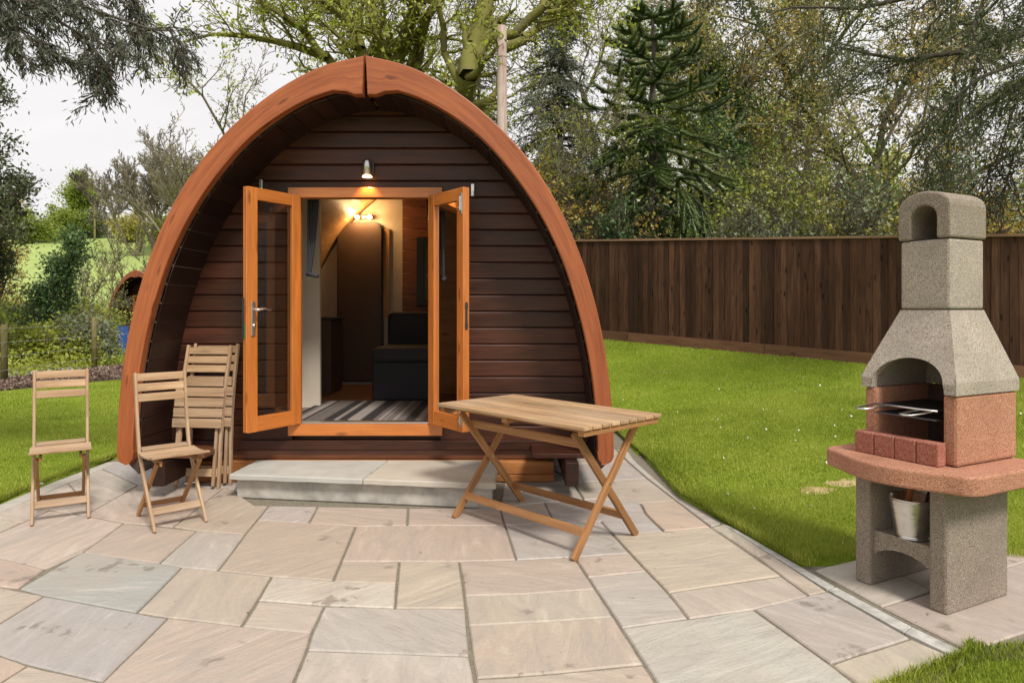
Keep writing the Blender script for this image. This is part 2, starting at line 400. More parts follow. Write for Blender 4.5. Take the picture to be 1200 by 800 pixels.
cx = GX[:-1, :-1].ravel()+.1; cy = GY[:-1, :-1].ravel()+.1
wood_zone = (fence_g(cx, cy) < .02) & (cx > -6) & (cy < 60)
left_wood = (cx < -9.0) & (cy > 5) & (cy < 24) | ((cx <= -6) & (cy > 16) & (cy < 24))
field_zone = (cy >= 24) & ~wood_zone
zone = np.where(wood_zone | left_wood, 1, np.where(field_zone, 2, 0))
for z, nm, mt in ((0, 'lawn', 'lawn'), (1, 'woodland_ground', 'woodfloor'), (2, 'field', 'field')):
    f = Fq[zone == z]; u, inv = np.unique(f, return_inverse=True)
    o = np_mesh(nm, V[u], inv.reshape(f.shape), M[mt], smooth=True); tag(o, kind='structure')

# ------------------------------------------------------------------ patio
beige = (.475, .40, .325); pink = (.48, .36, .285); grey = (.37, .355, .335); pale = (.49, .445, .385); tan = (.465, .39, .30); lgrey = (.43, .40, .365); rose = (.46, .375, .305)
SL = [
 ([(-50, 618), (0, 607), (25, 612), (0, 623), (-45, 642), (-90, 650), (-90, 640)], beige),
 ([(-45, 642), (0, 623), (37, 607), (58, 597), (103, 604), (145, 612), (97, 646), (53, 666), (0, 653)], beige),
 ([(-90, 640), (-45, 642), (0, 653), (53, 666), (22, 689), (0, 687), (-90, 669)], pink),
 ([(97, 646), (187, 659), (213, 664), (160, 717), (52, 697), (22, 689)], grey),
 ([(-90, 669), (0, 687), (20, 691), (52, 697), (0, 729), (-40, 753), (-90, 740)], beige),
 ([(-40, 753), (0, 729), (52, 697), (160, 717), (197, 723), (120, 798), (33, 778), (0, 767)], grey),
 ([(-90, 740), (-40, 753), (0, 767), (33, 778), (-40, 824), (-90, 855)], pink),
 ([(33, 778), (120, 798), (60, 858), (-90, 858), (-40, 824)], rose),
 ([(145, 612), (230, 621), (187, 659), (97, 646)], rose),
 ([(230, 621), (287, 626), (255, 668), (213, 664), (187, 659)], lgrey),
 ([(287, 626), (301, 609), (362, 612), (417, 616), (390, 680), (318, 675), (255, 668)], rose),
 ([(301, 609), (315, 592), (372, 593), (362, 612)], lgrey),
 ([(362, 612), (372, 593), (478, 595), (477, 615), (417, 616)], rose),
 ([(213, 664), (255, 668), (318, 675), (283, 733), (197, 723), (160, 717)], beige),
 ([(318, 675), (390, 680), (400, 681), (465, 683), (463, 712), (380, 709), (302, 703)], pale),
 ([(417, 616), (409, 635), (400, 657), (468, 657), (465, 683), (400, 681), (390, 680)][2:]+[], tan),
 ([(302, 703), (380, 709), (365, 741), (283, 733)], beige),
 ([(380, 709), (463, 712), (546, 712), (551, 768), (359, 761), (365, 741)], lgrey),
 ([(359, 761), (551, 768), (557, 800), (561, 855), (322, 855), (343, 800)], pale),
 ([(197, 723), (283, 733), (365, 741), (359, 761), (343, 800), (322, 855), (60, 858), (120, 798)], beige),
 ([(417, 616), (477, 615), (592, 615), (605, 655), (538, 657), (468, 657), (400, 657)], rose),
 ([(468, 657), (538, 657), (546, 712), (463, 712), (465, 683)], tan),
 ([(538, 657), (605, 655), (673, 652), (698, 689), (613, 695), (544, 697)], rose),
 ([(544, 697), (613, 695), (698, 689), (719.5, 722), (647, 727), (548, 732)], beige),
 ([(548, 732), (647, 727), (719.5, 722), (728, 735), (755, 777), (650, 788), (557, 794)], rose),
 ([(557, 794), (650, 788), (755, 777), (770, 800), (806, 855), (562, 855)], beige),
 ([(592, 615), (650, 612), (704, 610), (738, 647), (673, 652), (605, 655)], lgrey),
 ([(673, 652), (738, 647), (759, 669), (689, 676)], beige),
 ([(689, 676), (759, 669), (783, 694), (807, 724), (728, 735), (719.5, 722)], lgrey),
 ([(728, 735), (807, 724), (883, 713), (973, 777), (1008, 803), (945, 848), (806, 855), (770, 800)], pale),
 ([(718, 625), (778, 622), (800, 620), (833, 617), (916, 674), (800, 691), (783, 694), (738, 647)], beige),
 ([(783, 694), (800, 691), (916, 674), (948, 697), (883, 713), (807, 724)], beige),
 ([(833, 617), (848, 613), (903, 648), (887, 652)], beige),
 ([(887, 652), (903, 648), (970, 692), (948, 697), (916, 674)], rose),
 ([(883, 713), (948, 697), (970, 692), (1067, 747), (973, 777)], lgrey),
 ([(973, 777), (1067, 747), (1120, 770), (1053, 803), (1008, 803)], beige),
 ([(478, 595), (586, 594), (592, 615), (477, 615)], rose),
 ([(586, 594), (638, 588), (650, 612), (592, 615)], lgrey),
 ([(638, 588), (684, 585), (700, 584), (750, 589), (757, 602), (778, 622), (718, 625), (704, 610), (650, 612)], lgrey),
 ([(750, 589), (792, 586), (833, 617), (800, 620), (778, 622), (757, 602)], pink),
 ([(590, 565), (672, 565), (684, 585), (638, 588), (586, 594)], lgrey),
 ([(672, 565), (758, 560), (792, 586), (750, 589), (700, 584), (684, 585)], beige),
 ([(640, 545), (735, 540), (758, 560), (672, 565)], lgrey),
 ([(0, 600), (65, 572), (80, 566), (103, 590), (103, 604), (58, 597), (37, 607), (25, 612), (0, 607), (-40, 614)], beige),
 ([(80, 566), (120, 549), (162, 568), (103, 601), (103, 590)], beige),
 ([(103, 601), (162, 568), (262, 571), (203, 617), (145, 612), (103, 604)], rose),
 ([(203, 617), (262, 571), (275, 575), (300, 592), (315, 592), (287, 626), (230, 621)], rose),
 ([(120, 549), (140, 540), (290, 542), (275, 575), (262, 571), (162, 568)], lgrey),
 ([(140, 540), (170, 528), (300, 528), (290, 542)], beige),
 ([(290, 542), (300, 528), (645, 528), (640, 545), (672, 565), (590, 565), (275, 575)], grey),
 ([(645, 528), (722, 526), (735, 540), (640, 545)], beige),
 # edging strips
 ([(722, 526), (735, 527), (746, 541), (796, 585), (846, 613), (833, 617), (792, 586), (758, 560), (735, 540)], pale),
 ([(-90, 628), (0, 590), (62, 564), (125, 541), (140, 540), (120, 549), (80, 566), (65, 572), (0, 600), (-40, 614), (-50, 618), (-90, 640)], pale),
 # pad beneath the barbecue
 ([(953, 667), (1012, 653), (1095, 692), (1033, 711)], pale),
 ([(1033, 711), (1095, 692), (1260, 640), (1270, 718), (1137, 763)], beige),
 ([(1012, 653), (1080, 632), (1235, 622), (1260, 640), (1095, 692)], beige),
]
# row 15 keeps its own corner list
SL[15] = ([(400, 657), (468, 657), (465, 683), (400, 681), (390, 680)], tan)
def inset(poly, d):
    n = len(poly); area = sum(poly[i][0]*poly[(i+1) % n][1]-poly[(i+1) % n][0]*poly[i][1] for i in range(n))
    if area < 0: poly = poly[::-1]
    out = []
    for i in range(n):
        p0, p1, p2 = Vector(poly[i-1]), Vector(poly[i]), Vector(poly[(i+1) % n])
        a = (p1-p0).normalized(); b = (p2-p1).normalized()
        na = Vector((-a.y, a.x)); nb = Vector((-b.y, b.x)); k = (na+nb)
        l = max(k.length_squared/2, .35); out.append(tuple(p1+k*(d/l)))
    return out
rg = random.Random(5)
mesh_v = []; mesh_f = []; gr = []; tone = []; rnds = []
def add_slab(poly, col):
    poly = inset([(p[0], p[1]) for p in poly], .0055+rg.random()*.0015)
    inner = inset(poly, .006); n = len(poly); o = len(mesh_v)
    # wobble the edges a little: subdivide
    def sub(pl):
        out = []
        for i in range(len(pl)):
            a = Vector(pl[i]); b = Vector(pl[(i+1) % len(pl)])
            for k in range(4): out.append(a.lerp(b, k/4))
        return out
    P = sub(poly); Q = sub(inner); n = len(P)
    dz = rg.uniform(-.002, .002)
    for i in range(n):
        j = Vector((rg.uniform(-1, 1), rg.uniform(-1, 1)))*.0016; P[i] = P[i]+j; Q[i] = Q[i]+j*1.2
    for p in P: mesh_v.append((p.x, p.y, -.05))
    for p in P: mesh_v.append((p.x, p.y, -.006+dz))
    for p in Q: mesh_v.append((p.x, p.y, dz))
    ox, oy, rr = rg.random()*50, rg.random()*50, rg.random()
    k = 1+rg.uniform(-.06, .06); col = tuple(c*k*rg.uniform(.97, 1.03) for c in col)
    for p in P+P+Q: gr.append((p.x+ox, p.y+oy, rr*9)); tone.append((*col, 1)); rnds.append(rr)
    for i in range(n):
        j = (i+1) % n
        mesh_f.append((o+i, o+j, o+n+j, o+n+i)); mesh_f.append((o+n+i, o+n+j, o+2*n+j, o+2*n+i))
    mesh_f.append(tuple(o+2*n+i for i in range(n)))
for poly, col in SL: add_slab([ground(*p) for p in poly], col)
# paving carried on toward and behind the viewer
yy = 2.19
for row in range(6):
    d = [.55, .7, .6, .75, .55, .65][row]; x = -3.4+(row*.37 % .8)
    while x < .9:
        w = rg.choice([.55, .75, .95]); x2 = min(x+w, .9)
        if x2-x > .12: add_slab([Vector((x, yy-d, 0)), Vector((x2, yy-d, 0)), Vector((x2, yy, 0)), Vector((x, yy, 0))], rg.choice([beige, rose, lgrey, pale, tan]))
        x += w
    yy -= d
me = bpy.data.meshes.new('patio'); me.from_pydata(mesh_v, [], mesh_f); me.materials.append(M['patio'])
me.attributes.new('gr', 'FLOAT_VECTOR', 'POINT').data.foreach_set('vector', np.array(gr, dtype=np.float32).ravel())
me.attributes.new('rnd', 'FLOAT', 'POINT').data.foreach_set('value', np.array(rnds, dtype=np.float32))
me.attributes.new('tone', 'FLOAT_COLOR', 'POINT').data.foreach_set('color', np.array(tone, dtype=np.float32).ravel())
patio = bpy.data.objects.new('patio', me); COL.objects.link(patio); tag(patio, kind='structure')
b = MB()
bed = [(edge_r(y)+.0, y) for y in np.linspace(-2, 8.0, 40)]+[(edge_l(y)+.005, y) for y in np.linspace(8.0, -2, 40)]
b.prism(bed, -.07, -.009)
b.prism([(edge_r(2.7)-.02, 2.70), (2.95, 2.93), (3.05, 3.75), (1.9, 3.62), (edge_r(3.6)-.02, 3.6)], -.07, -.0085)
tag(b.build('patio_mortar', M['mortar']), kind='structure')
# channel strip along the right edge
b = MB(4)
inn = [(846, 613), (970, 691), (1060, 741), (1121, 770)]; out_ = [(857, 617), (979, 687.5), (1069, 734.5), (1132, 764.5)]
for k in range(3):
    for q in range(1):
        def L(l, t): a = ground(*l[k]); c = ground(*l[k+1]); return a.lerp(c, t)
        t0, t1 = .006, .994
        b.prism([tuple(L(inn, t0))[:2], tuple(L(inn, t1))[:2], tuple(L(out_, t1))[:2], tuple(L(out_, t0))[:2]], -.05, .002)
tag(b.build('drain_channel', M['drain'], bevel=.003), kind='structure')

# ------------------------------------------------------------------ the camping pod
PW, PY = -1.043, 5.40         # wall centre X, wall plane Y (world)
OUT = [(0, 3.15), (.273, 3.085), (.52, 2.97), (.77, 2.80), (1.02, 2.57), (1.224, 2.32), (1.40, 2.02), (1.527, 1.72), (1.624, 1.41), (1.69, 1.11), (1.733, .81), (1.757, .51), (1.762, .27)]
INN = [(0, 2.93), (.15, 2.92), (.435, 2.825), (.755, 2.62), (1.01, 2.355), (1.225, 2.045), (1.38, 1.735), (1.485, 1.425), (1.562, 1.12), (1.612, .82), (1.64, .51), (1.648, .27)]
def resample(pts, n=46):
    P = [Vector(p) for p in pts]; P = [P[0]*2-P[1]]+P+[P[-1]*2-P[-2]]
    dense = []
    for i in range(1, len(P)-2):
        for k in range(12):
            t = k/12; p0, p1, p2, p3 = P[i-1:i+3]
            dense.append(.5*((2*p1)+(p2-p0)*t+(2*p0-5*p1+4*p2-p3)*t*t+(3*p1-p0-3*p2+p3)*t**3))
    dense.append(P[-2]); L = [0]
    for i in range(1, len(dense)): L.append(L[-1]+(dense[i]-dense[i-1]).length)
    xs_ = np.interp(np.linspace(0, L[-1], n), L, [p.x for p in dense]); zs_ = np.interp(np.linspace(0, L[-1], n), L, [p.y for p in dense])
    return list(zip(xs_, zs_))
OUTS = resample(OUT); INNS = resample(INN)
def half_at(z, prof): 
    zs_ = [p[1] for p in prof][::-1]; return float(np.interp(z, zs_, [p[0] for p in prof][::-1]))
def strip(mb, prof_a, prof_b, y0, y1, side, skip=0.0):
    # a band between two profiles, extruded along y
    n = len(prof_a); vs = []; gs = []; L = 0
    for i in range(n):
        if i: L += math.hypot(prof_a[i][0]-prof_a[i-1][0], prof_a[i][1]-prof_a[i-1][1])
        for (px_, pz_), w in ((prof_a[i], 0), (prof_b[i], .2)):
            for y in (y0, y1): vs.append((side*(px_+skip), y, pz_)); gs.append((L, w, y))
    fs = []
    for i in range(n-1):
        a = i*4; c = a+4
        for q in ((0, 1), (1, 3), (3, 2), (2, 0)): fs.append((a+q[0], a+q[1], c+q[1], c+q[0]))
    fs.append((0, 1, 3, 2)); e = (n-1)*4; fs.append((e, e+2, e+3, e+1))
    mb.add(vs, fs, gs)

def make_pod(name, label, detailed=True):
    root = empty(name, (0, 0, 0), 0, label, 'camping pod')
    for s in (-1, 1):                                   # the two halves of the front arch
        b = MB(3+s)
        o = OUTS[:-1]+[(1.762, .30), (1.745, .262), (1.70, .243)]; i_ = INNS[:-1]+[(1.642, .33), (1.65, .28), (1.675, .247)]
        i_[0] = (.012, 2.875); i_[1] = (.07, 2.872); i_[2] = (.13, 2.895)
        strip(b, o, i_, -.55, -.475, s, .006)
        bb = b.build('arch_beam', M['arch'], root, .007)
    # roof shell with dark lining
    shell_o = [(max(x-.03, 0), z-.03) for x, z in OUTS]; shell_i = [(max(x-.11, 0), z-.11) for x, z in OUTS]
    b = MB(8)
    for s in (-1, 1): strip(b, shell_o, shell_i, -.472, 4.6, s)
    b.build('roof', M['shingle'], root)
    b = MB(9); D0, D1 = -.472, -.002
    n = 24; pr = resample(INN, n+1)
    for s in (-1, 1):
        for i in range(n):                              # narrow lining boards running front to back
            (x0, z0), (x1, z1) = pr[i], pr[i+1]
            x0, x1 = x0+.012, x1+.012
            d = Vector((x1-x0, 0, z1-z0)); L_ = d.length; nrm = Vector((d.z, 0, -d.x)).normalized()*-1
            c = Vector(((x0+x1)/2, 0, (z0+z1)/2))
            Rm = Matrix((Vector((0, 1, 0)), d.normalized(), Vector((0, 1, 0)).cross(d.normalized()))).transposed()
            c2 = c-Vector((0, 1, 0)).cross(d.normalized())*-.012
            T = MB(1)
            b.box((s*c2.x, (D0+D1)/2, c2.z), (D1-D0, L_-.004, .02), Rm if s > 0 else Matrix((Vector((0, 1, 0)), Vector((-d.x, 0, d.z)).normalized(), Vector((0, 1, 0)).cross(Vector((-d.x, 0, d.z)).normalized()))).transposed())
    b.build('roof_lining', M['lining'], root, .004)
    # front wall boards
    dl, dr = -.70, .487                                 # door frame outer edges
    if not detailed: dl, dr = -.6, .6
    fz0, fz1 = .37, 2.295
    b = MB(11); z = .305; pitch = .1285
    k = 0
    while z < 2.93:
        z1 = min(z+pitch, 2.95); zm = z1-.02
        hw = half_at(z, [(x, zz) for x, zz in INNS])+.05
        zz0 = z
        spans = [(-hw, hw)]
        if z < fz1-.03 and z1 > fz0+.04: spans = [(-hw, dl+.01), (dr-.01, hw)]
        spans = [(a, c, z) for a, c in spans]
        if len(spans) > 1 and z1 > fz1+.01: spans.append((dl+.012, dr-.012, fz1+.008))
        for a, c, z_lo in spans:
            if c-a < .05: continue
            w = .022
            # shiplap: face slightly tipped with a rounded top shoulder
            vs = []; gs = []
            prof = [(-.008, z_lo+.001), (-.021, z_lo+.006), (-.022, z1-.016), (-.018, z1-.006), (-.008, z1-.001), (.012, z1), (.012, z_lo)]
            for x in (a, c):
                for (yy_, zz) in prof: vs.append((x, yy_, zz)); gs.append((x, zz, yy_))
            m_ = len(prof)
            fs = [tuple(range(m_)), tuple(range(2*m_-1, m_-1, -1))]+[(q, m_+q, m_+(q+1) % m_, (q+1) % m_) for q in range(m_)]
            b.add(vs, fs, gs)
        z += pitch; k += 1
    b.build('front_wall', M['clad'], root)
    b = MB(13); b.box((dl/2-.80, .02, .80), (abs(dl)*0+1.0, .01, .9)); 
    # bottom rail, ledges, bearers, sleepers
    b = MB(14)
    b.box((0, -.03, .285), (3.16, .075, .075)); b.build('bottom_rail', M['clad'], root, .006)
    b = MB(14); b.box((0, .0, .208), (3.0, .06, .072)); b.build('sill_beam', M['ledge'], root, .006)
    for s in (-1, 1):
        b = MB(15+s)
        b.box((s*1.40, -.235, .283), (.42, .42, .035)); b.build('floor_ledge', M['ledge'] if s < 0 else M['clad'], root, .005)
        b = MB(18+s); b.box((s*1.47, 1.6, .175), (.095, 4.3, .17)); b.build('bearer', M['lining'], root, .006)
    b = MB(19); b.box((-.03, -.03, .115), (2.8, .12, .102)); b.box((-.03, -.027, .034), (2.8, .118, .058)); b.build('sleeper', M['sleeper'], root, .008)
    # back wall
    b = MB(20); pts = [(x-.05 if x > .05 else 0, z_) for x, z_ in OUTS]
    pl = [(-x, z_) for x, z_ in pts[::-1]]+[(x, z_) for x, z_ in pts[1:]]
    n_ = len(pl); vs = [(x, y, z_) for y in (4.5, 4.56) for x, z_ in pl]
    b.add(vs, [tuple(range(n_)), tuple(range(2*n_-1, n_-1, -1))]+[(q, (q+1) % n_, n_+(q+1) % n_, n_+q) for q in range(n_)])
    b.build('back_wall', M['clad'], root)
    b = MB(21); b.box((0, 2.28, .37), (3.3, 4.4, .12)); b.build('floor', M['laminate'], root)
    return root

pod = make_pod('camping_pod', 'large arched timber camping pod with open glazed double doors, behind the stone step')
pod.location = (PW, PY, 0)

# french doors
def door_set(root):
    xl, xr, z0, z1 = -.70, .487, .36, 2.30
    b = MB(31)
    for x in (xl+.036, xr-.036): b.box((x, -.010, (z0+z1)/2), (.072, .10, z1-z0-.16))
    b.box(((xl+xr)/2, -.013, z1-.04), (xr-xl+.02, .106, .08)); b.box(((xl+xr)/2, -.013, z0+.045), (xr-xl+.02, .106, .09))
    b.build('door_frame', M['frame'], root, .004)
    b = MB(31); b.box(((xl+xr)/2, .0, z0+.097), (xr-xl-.15, .09, .012)); b.build('threshold', M['steel'], root, .002)
    W_, z0l, z1l = .490, .455, 2.235
    for s, ang, hx in ((-1, R(90+31), xl+.072), (1, R(90+38), xr-.078)):
        # local: hinge at origin, leaf runs along +x when closed (left leaf), inner side +y
        T = Matrix.Translation((hx, -.055, 0)) @ (Matrix.Rotation(-ang, 4, 'Z') if s < 0 else Matrix.Rotation(ang, 4, 'Z') @ Matrix.Diagonal((-1, 1, 1, 1)))
        def mb(seed):
            q = MB(seed); q.T = T; return q
        b = mb(40+s); w = .085; t = .055
        b.box((w/2, 0, (z0l+z1l)/2), (w, t, z1l-z0l)); b.box((W_-w/2, 0, (z0l+z1l)/2), (w, t, z1l-z0l))
        b.box((W_/2, 0, z0l+.055), (W_-2*w, t-.004, .11)); b.box((W_/2, 0, z1l-.045), (W_-2*w, t-.004, .09))
        if s < 0: b.box((W_+.006, .020, (z0l+z1l)/2), (.012, .014, z1l-z0l-.01))
        leaf = b.build('door', M['frame'], root, .004)
        b = mb(1); b.box((W_/2, 0, (z0l+z1l)/2+.01), (W_-2*w+.01, .006, z1l-z0l-.19)); b.build('glass', M['glass'], leaf)
        hzm = 1.30
        if s < 0:
            for ys in (1, -1):
                b = mb(3); b.box((W_-.042, ys*(t/2+.005), hzm-.02), (.034, .010, .25)); b.build('lock_plate', M['steel'], leaf, .004)
                b = mb(3); yh = ys*(t/2+.05)
                b.tube([(W_-.042, ys*(t/2+.008), hzm+.045), (W_-.042, yh, hzm+.045), (W_-.055, yh+.002*ys, hzm+.045), (W_-.11, yh, hzm+.052), (W_-.15, yh, hzm+.040), (W_-.165, yh, hzm+.045)], [.011, .010, .011, .009, .008, .006], 10)
                b.build('door_handle', M['steel'], leaf, 0, True); b = mb(3)
                b.tube([(W_-.042, ys*(t/2+.008), hzm-.07), (W_-.042, ys*(t/2+.022), hzm-.07)], .012, 12)
                b.build('lock_barrel', M['steel'], leaf, 0, True)
            b = mb(5); b.box((W_+.0135, -.008, hzm-.02), (.004, .018, .30)); b.build('lock_strip', M['darksteel'], leaf, .001)
        else:
            b = mb(5); b.box((W_+.002, 0, hzm), (.004, .02, .20)); b.box((W_+.003, 0, hzm+.07), (.008, .024, .03)); b.box((W_+.003, 0, hzm-.07), (.008, .024, .03)); b.build('strike_plate', M['darksteel'], leaf, .001)
            for zc in (z1l-.12, z0l+.11):
                b = mb(6); b.box((W_-.02, t/2+.004, zc), (.024, .008, .15)); b.tube([(W_-.02, t/2+.014, zc-.05), (W_-.02, t/2+.014, zc+.05)], .007, 8)
                b.tube([(W_-.02, t/2+.014, zc-.02), (W_-.035, t/2+.022, zc-.03)], .005, 6); b.build('flush_bolt', M['steel'], leaf, .001)
        for zc in (z0l+.2, 1.35, z1l-.2):
            b = mb(7); b.tube([(-.006, -t/2-.004, zc-.05), (-.006, -t/2-.004, zc+.05)], .008, 8); b.build('hinge', M['steel'], leaf, 0, True)
door_set(pod)
# pod interior
b = MB(51)
lin = [(x-.13, z-.12) for x, z in OUTS if x > .13]; lin = [(0, 3.02)]+lin
n = 26; pr = resample(lin, n+1)
for s in (-1, 1):
    vs = []; gs = []; fs = []
    for i, (x, z) in enumerate(pr):
        for y in (.03, 4.5): vs.append((s*x, y, z)); gs.append((y, i*.1, 0))
    fs = [(2*i, 2*i+1, 2*i+3, 2*i+2) for i in range(n)]
    b.add(vs, fs, gs)
b.m = 0
b.build('ceiling_lining', M['pine'], pod)
b = MB(52); b.box((.0, 2.93, 1.65), (3.3, .05, 2.7))   # cross wall is clipped by the lining
cw = [(x-.14, z-.13) for x, z in OUTS if x > .14]; cw = [(0, 3.0)]+cw
pl = [(-x, z) for x, z in cw[::-1]]+[(x, z) for x, z in cw[1:]]
b = MB(52); n_ = len(pl); vs = [(x, y, z) for y in (2.95, 3.0) for x, z in pl]
b.add(vs, [tuple(range(n_)), tuple(range(2*n_-1, n_-1, -1))]+[(q, (q+1) % n_, n_+(q+1) % n_, n_+q) for q in range(n_)])
b.build('cross_wall', M['cream'], pod)
def wl(px, py, Y): p = at(px, py, Y); return Vector((p.x-PW, p.y-PY, p.z))   # to the pod's own frame
# inner flush door with rounded corners
a = wl(397, 262, 8.30); c = wl(447, 445, 8.30)
def rrect(x0, z0, x1, z1, r, n=6):
    out = []
    for cx_, cz_, a0 in ((x1-r, z1-r, 0), (x0+r, z1-r, 90), (x0+r, z0+r, 180), (x1-r, z0+r, 270)):
        for k in range(n+1): t = R(a0+90*k/n); out.append((cx_+r*math.cos(t), cz_+r*math.sin(t)))
    return out
def plate(b, pts, y0, y1):
    n = len(pts); vs = [(x, y0, z) for x, z in pts]+[(x, y1, z) for x, z in pts]
    b.add(vs, [tuple(range(n)), tuple(range(2*n-1, n-1, -1))]+[(q, (q+1) % n, n+(q+1) % n, n+q) for q in range(n)])
b = MB(53); plate(b, rrect(a.x, c.z, c.x, a.z, .09), 2.86, 2.90); dd = b.build('inner_door', M['browndoor'], pod, .004)
b = MB(53); plate(b, rrect(a.x-.02, c.z-.02, c.x+.02, a.z+.02, .10), 2.90, 2.945); b.build('inner_door_trim', M['black'], dd)
b = MB(54); b.lathe([(.0, 0), (.018, .004), (.02, .02), (.012, .03), (0, .03)], (0, 0, 0), 12)
b = MB(54); b.tube([(c.x-.06, 2.86, 1.28), (c.x-.06, 2.82, 1.28)], [.012, .02], 10); b.build('door_knob', M['darksteel'], dd)
# pine-toned strip, its colour standing in for a lit opening; red wall panels
a = wl(449, 268, 8.3); c = wl(456, 372, 8.3)
b = MB(55); b.box(((a.x+c.x)/2, 2.93, (a.z+c.z)/2), (c.x-a.x, .03, a.z-c.z)); b.build('lit_gap_strip', M['pine'], pod)
a = wl(470, 225, 8.2); b = MB(56)
for k in range(18): b.box((a.x+.55, 2.90, .50+k*.135), (1.1, .03, .13))
b.build('red_board_wall', M['redpine'], pod, .004)
a = wl(373, 232, 7.0); c = wl(388, 478, 6.2)
b = MB(57); b.box((a.x-.32+.03, 1.02, 1.42), (.95, .05, 2.0)); b.build('partition', M['white'], pod, .003)
# side window in the red wall
a = wl(487, 277, 8.17); c = wl(520, 358, 8.17)
b = MB(58)
for x0, x1, z0, z1 in ((a.x, a.x+.09, c.z, a.z), (a.x+.2, a.x+.29, c.z, a.z), (a.x+.09, a.x+.2, a.z-.10, a.z), (a.x+.09, a.x+.2, c.z, c.z+.06)):
    b.box(((x0+x1)/2, 2.865, (z0+z1)/2), (x1-x0, .03, z1-z0))
wf = b.build('window_frame', M['black'], pod, .003)
b = MB(59); b.box((a.x+.145, 2.878, (a.z+c.z)/2), (.13, .006, a.z-c.z-.15)); b.build('window_pane', M['l_grey'], wf)

# things inside
def simple(name, mb, mat, label, cat, bevel=0, smooth=False, group=None, parent=None):
    o = mb.build(name, mat, parent, bevel, smooth); return tag(o, label, cat, group)
b = MB(61); b.box((-1.10, 6.15, .440), (1.5, 1.15, .016))
simple('rug', b, M['rug'], 'striped black and grey rug just inside the open pod doors', 'rug')
sofa = empty('sofa', (-.93, 7.25, .43), 0, 'black upholstered bench sofa inside the pod, right of the inner door', 'sofa')
b = MB(62); b.box((0, 0, .20), (.92, .95, .38)); b.build('base', M['sofa'], sofa, .02)
b = MB(62); b.box((0, -.01, .46), (.94, .93, .15)); b.build('seat_cushion', M['sofa'], sofa, .04)
b = MB(62); b.box((.0, .38, .68), (.90, .20, .42)); b.build('backrest', M['sofa'], sofa, .05)
cab = empty('cabinet', (-2.12, 7.6, .43), 0, 'dark low cabinet beside the partition inside the pod', 'cabinet')
b = MB(63); b.box((0, 0, .40), (.34, .5, .80)); cb = b.build('body', M['browndoor'], cab, .006)
b = MB(63); b.box((0, 0, .815), (.38, .54, .03)); b.build('top', M['black'], cab, .004)
b = MB(63); b.box((0, -.256, .42), (.30, .012, .70)); b.build('cabinet_door', M['browndoor'], cab, .004)
def curtain(x0, x1, zt, zm, y, lab, flip):
    for mat, off, nm in ((M['curtain'], 0, 'curtain'),):
        nz, nxx = 14, 40; vs = []; fs = []
        for i in range(nz+1):
            t = i/nz; z = zt-(zt-zm)*t
            wdt = (x1-x0)*(1-.75*t**1.5)
            for k in range(nxx+1):
                u = k/nxx; x = (x0+wdt*u) if not flip else (x1-wdt*u)
                vs.append((x, y+.02*math.sin(u*30)*(1-.3*t), z))
        for i in range(nz):
            for k in range(nxx): a_ = i*(nxx+1)+k; fs.append((a_, a_+1, a_+nxx+2, a_+nxx+1))
        b = MB(64); b.add(vs, fs); o = b.build(nm, mat, None, 0, True)
        s_ = o.modifiers.new('thick', 'SOLIDIFY'); s_.thickness = .006
        tag(o, lab, 'curtain')
        b = MB(65); b.tube([(x0 if not flip else x1, y-.02, zm+.02), ((x0+.10) if not flip else (x1-.10), y-.03, zm)], .018, 8); b.build('tieback', M['curtain'], o, 0, True)
curtain(-1.685, -1.585, 2.26, 1.62, 5.62, 'charcoal curtain gathered at the left side of the pod doorway', False)
curtain(-.70, -.60, 2.26, 1.62, 5.62, 'charcoal curtain gathered at the right side of the pod doorway', True)
# indoor spotlights
sp = empty('spot_bar', at(427, 254, 8.27), 0, 'small two-lamp spotlight bar lit above the inner brown door', 'spotlight')
b = MB(66); b.box((0, .03, 0), (.22, .02, .04)); b.build('bar', M['steel'], sp, .003)
for dx in (-.075, .075):
    b = MB(67); b.tube([(dx, .02, 0), (dx, -.02, .0), (dx, -.05, -.01)], [.012, .02, .032], 12); hd = b.build('lamp_head', M['steel'], sp, 0, True)
    b = MB(67); b.tube([(dx, -.045, -.01), (dx, -.056, -.012)], .024, 12); b.build('bulb', M['bulb'], hd)
for dx in (-.075, .075):
    l = bpy.data.lights.new('spot_bulb_light', 'POINT'); l.energy = 5; l.color = (1, .60, .26); l.shadow_soft_size = .03
    lo = bpy.data.objects.new('spot_bulb_light', l); COL.objects.link(lo); lo.location = sp.location+Vector((dx, -.13, -.02))
# wall light over the doors
wlt = empty('wall_light', at(432, 200, 5.36), 0, 'small brushed steel downlight glowing above the pod doors', 'wall light')
b = MB(68); b.tube([(0, -.005, -.02), (0, -.005, .06)], .042, 16); 
b = MB(68); b.box((.012, .0, .02), (.06, .02, .09)); b.build('bracket', M['darksteel'], wlt, .006)
b = MB(68); b.tube([(0, -.055, -.055), (0, -.055, .062), (0, -.055, .075)], [.034, .034, .026], 18); hd = b.build('shade', M['steel'], wlt, 0, True)
b = MB(68); b.tube([(0, -.055, -.062), (0, -.055, -.054)], .037, 18); b.build('lens', M['lens'], wlt, 0)
l = bpy.data.lights.new('wall_light_glow', 'SPOT'); l.energy = 9; l.color = (1, .55, .2); l.spot_size = R(95); l.spot_blend = .6; l.shadow_soft_size = .02
lo = bpy.data.objects.new('wall_light_glow', l); COL.objects.link(lo); lo.location = wlt.location+Vector((0, -.055, -.075))
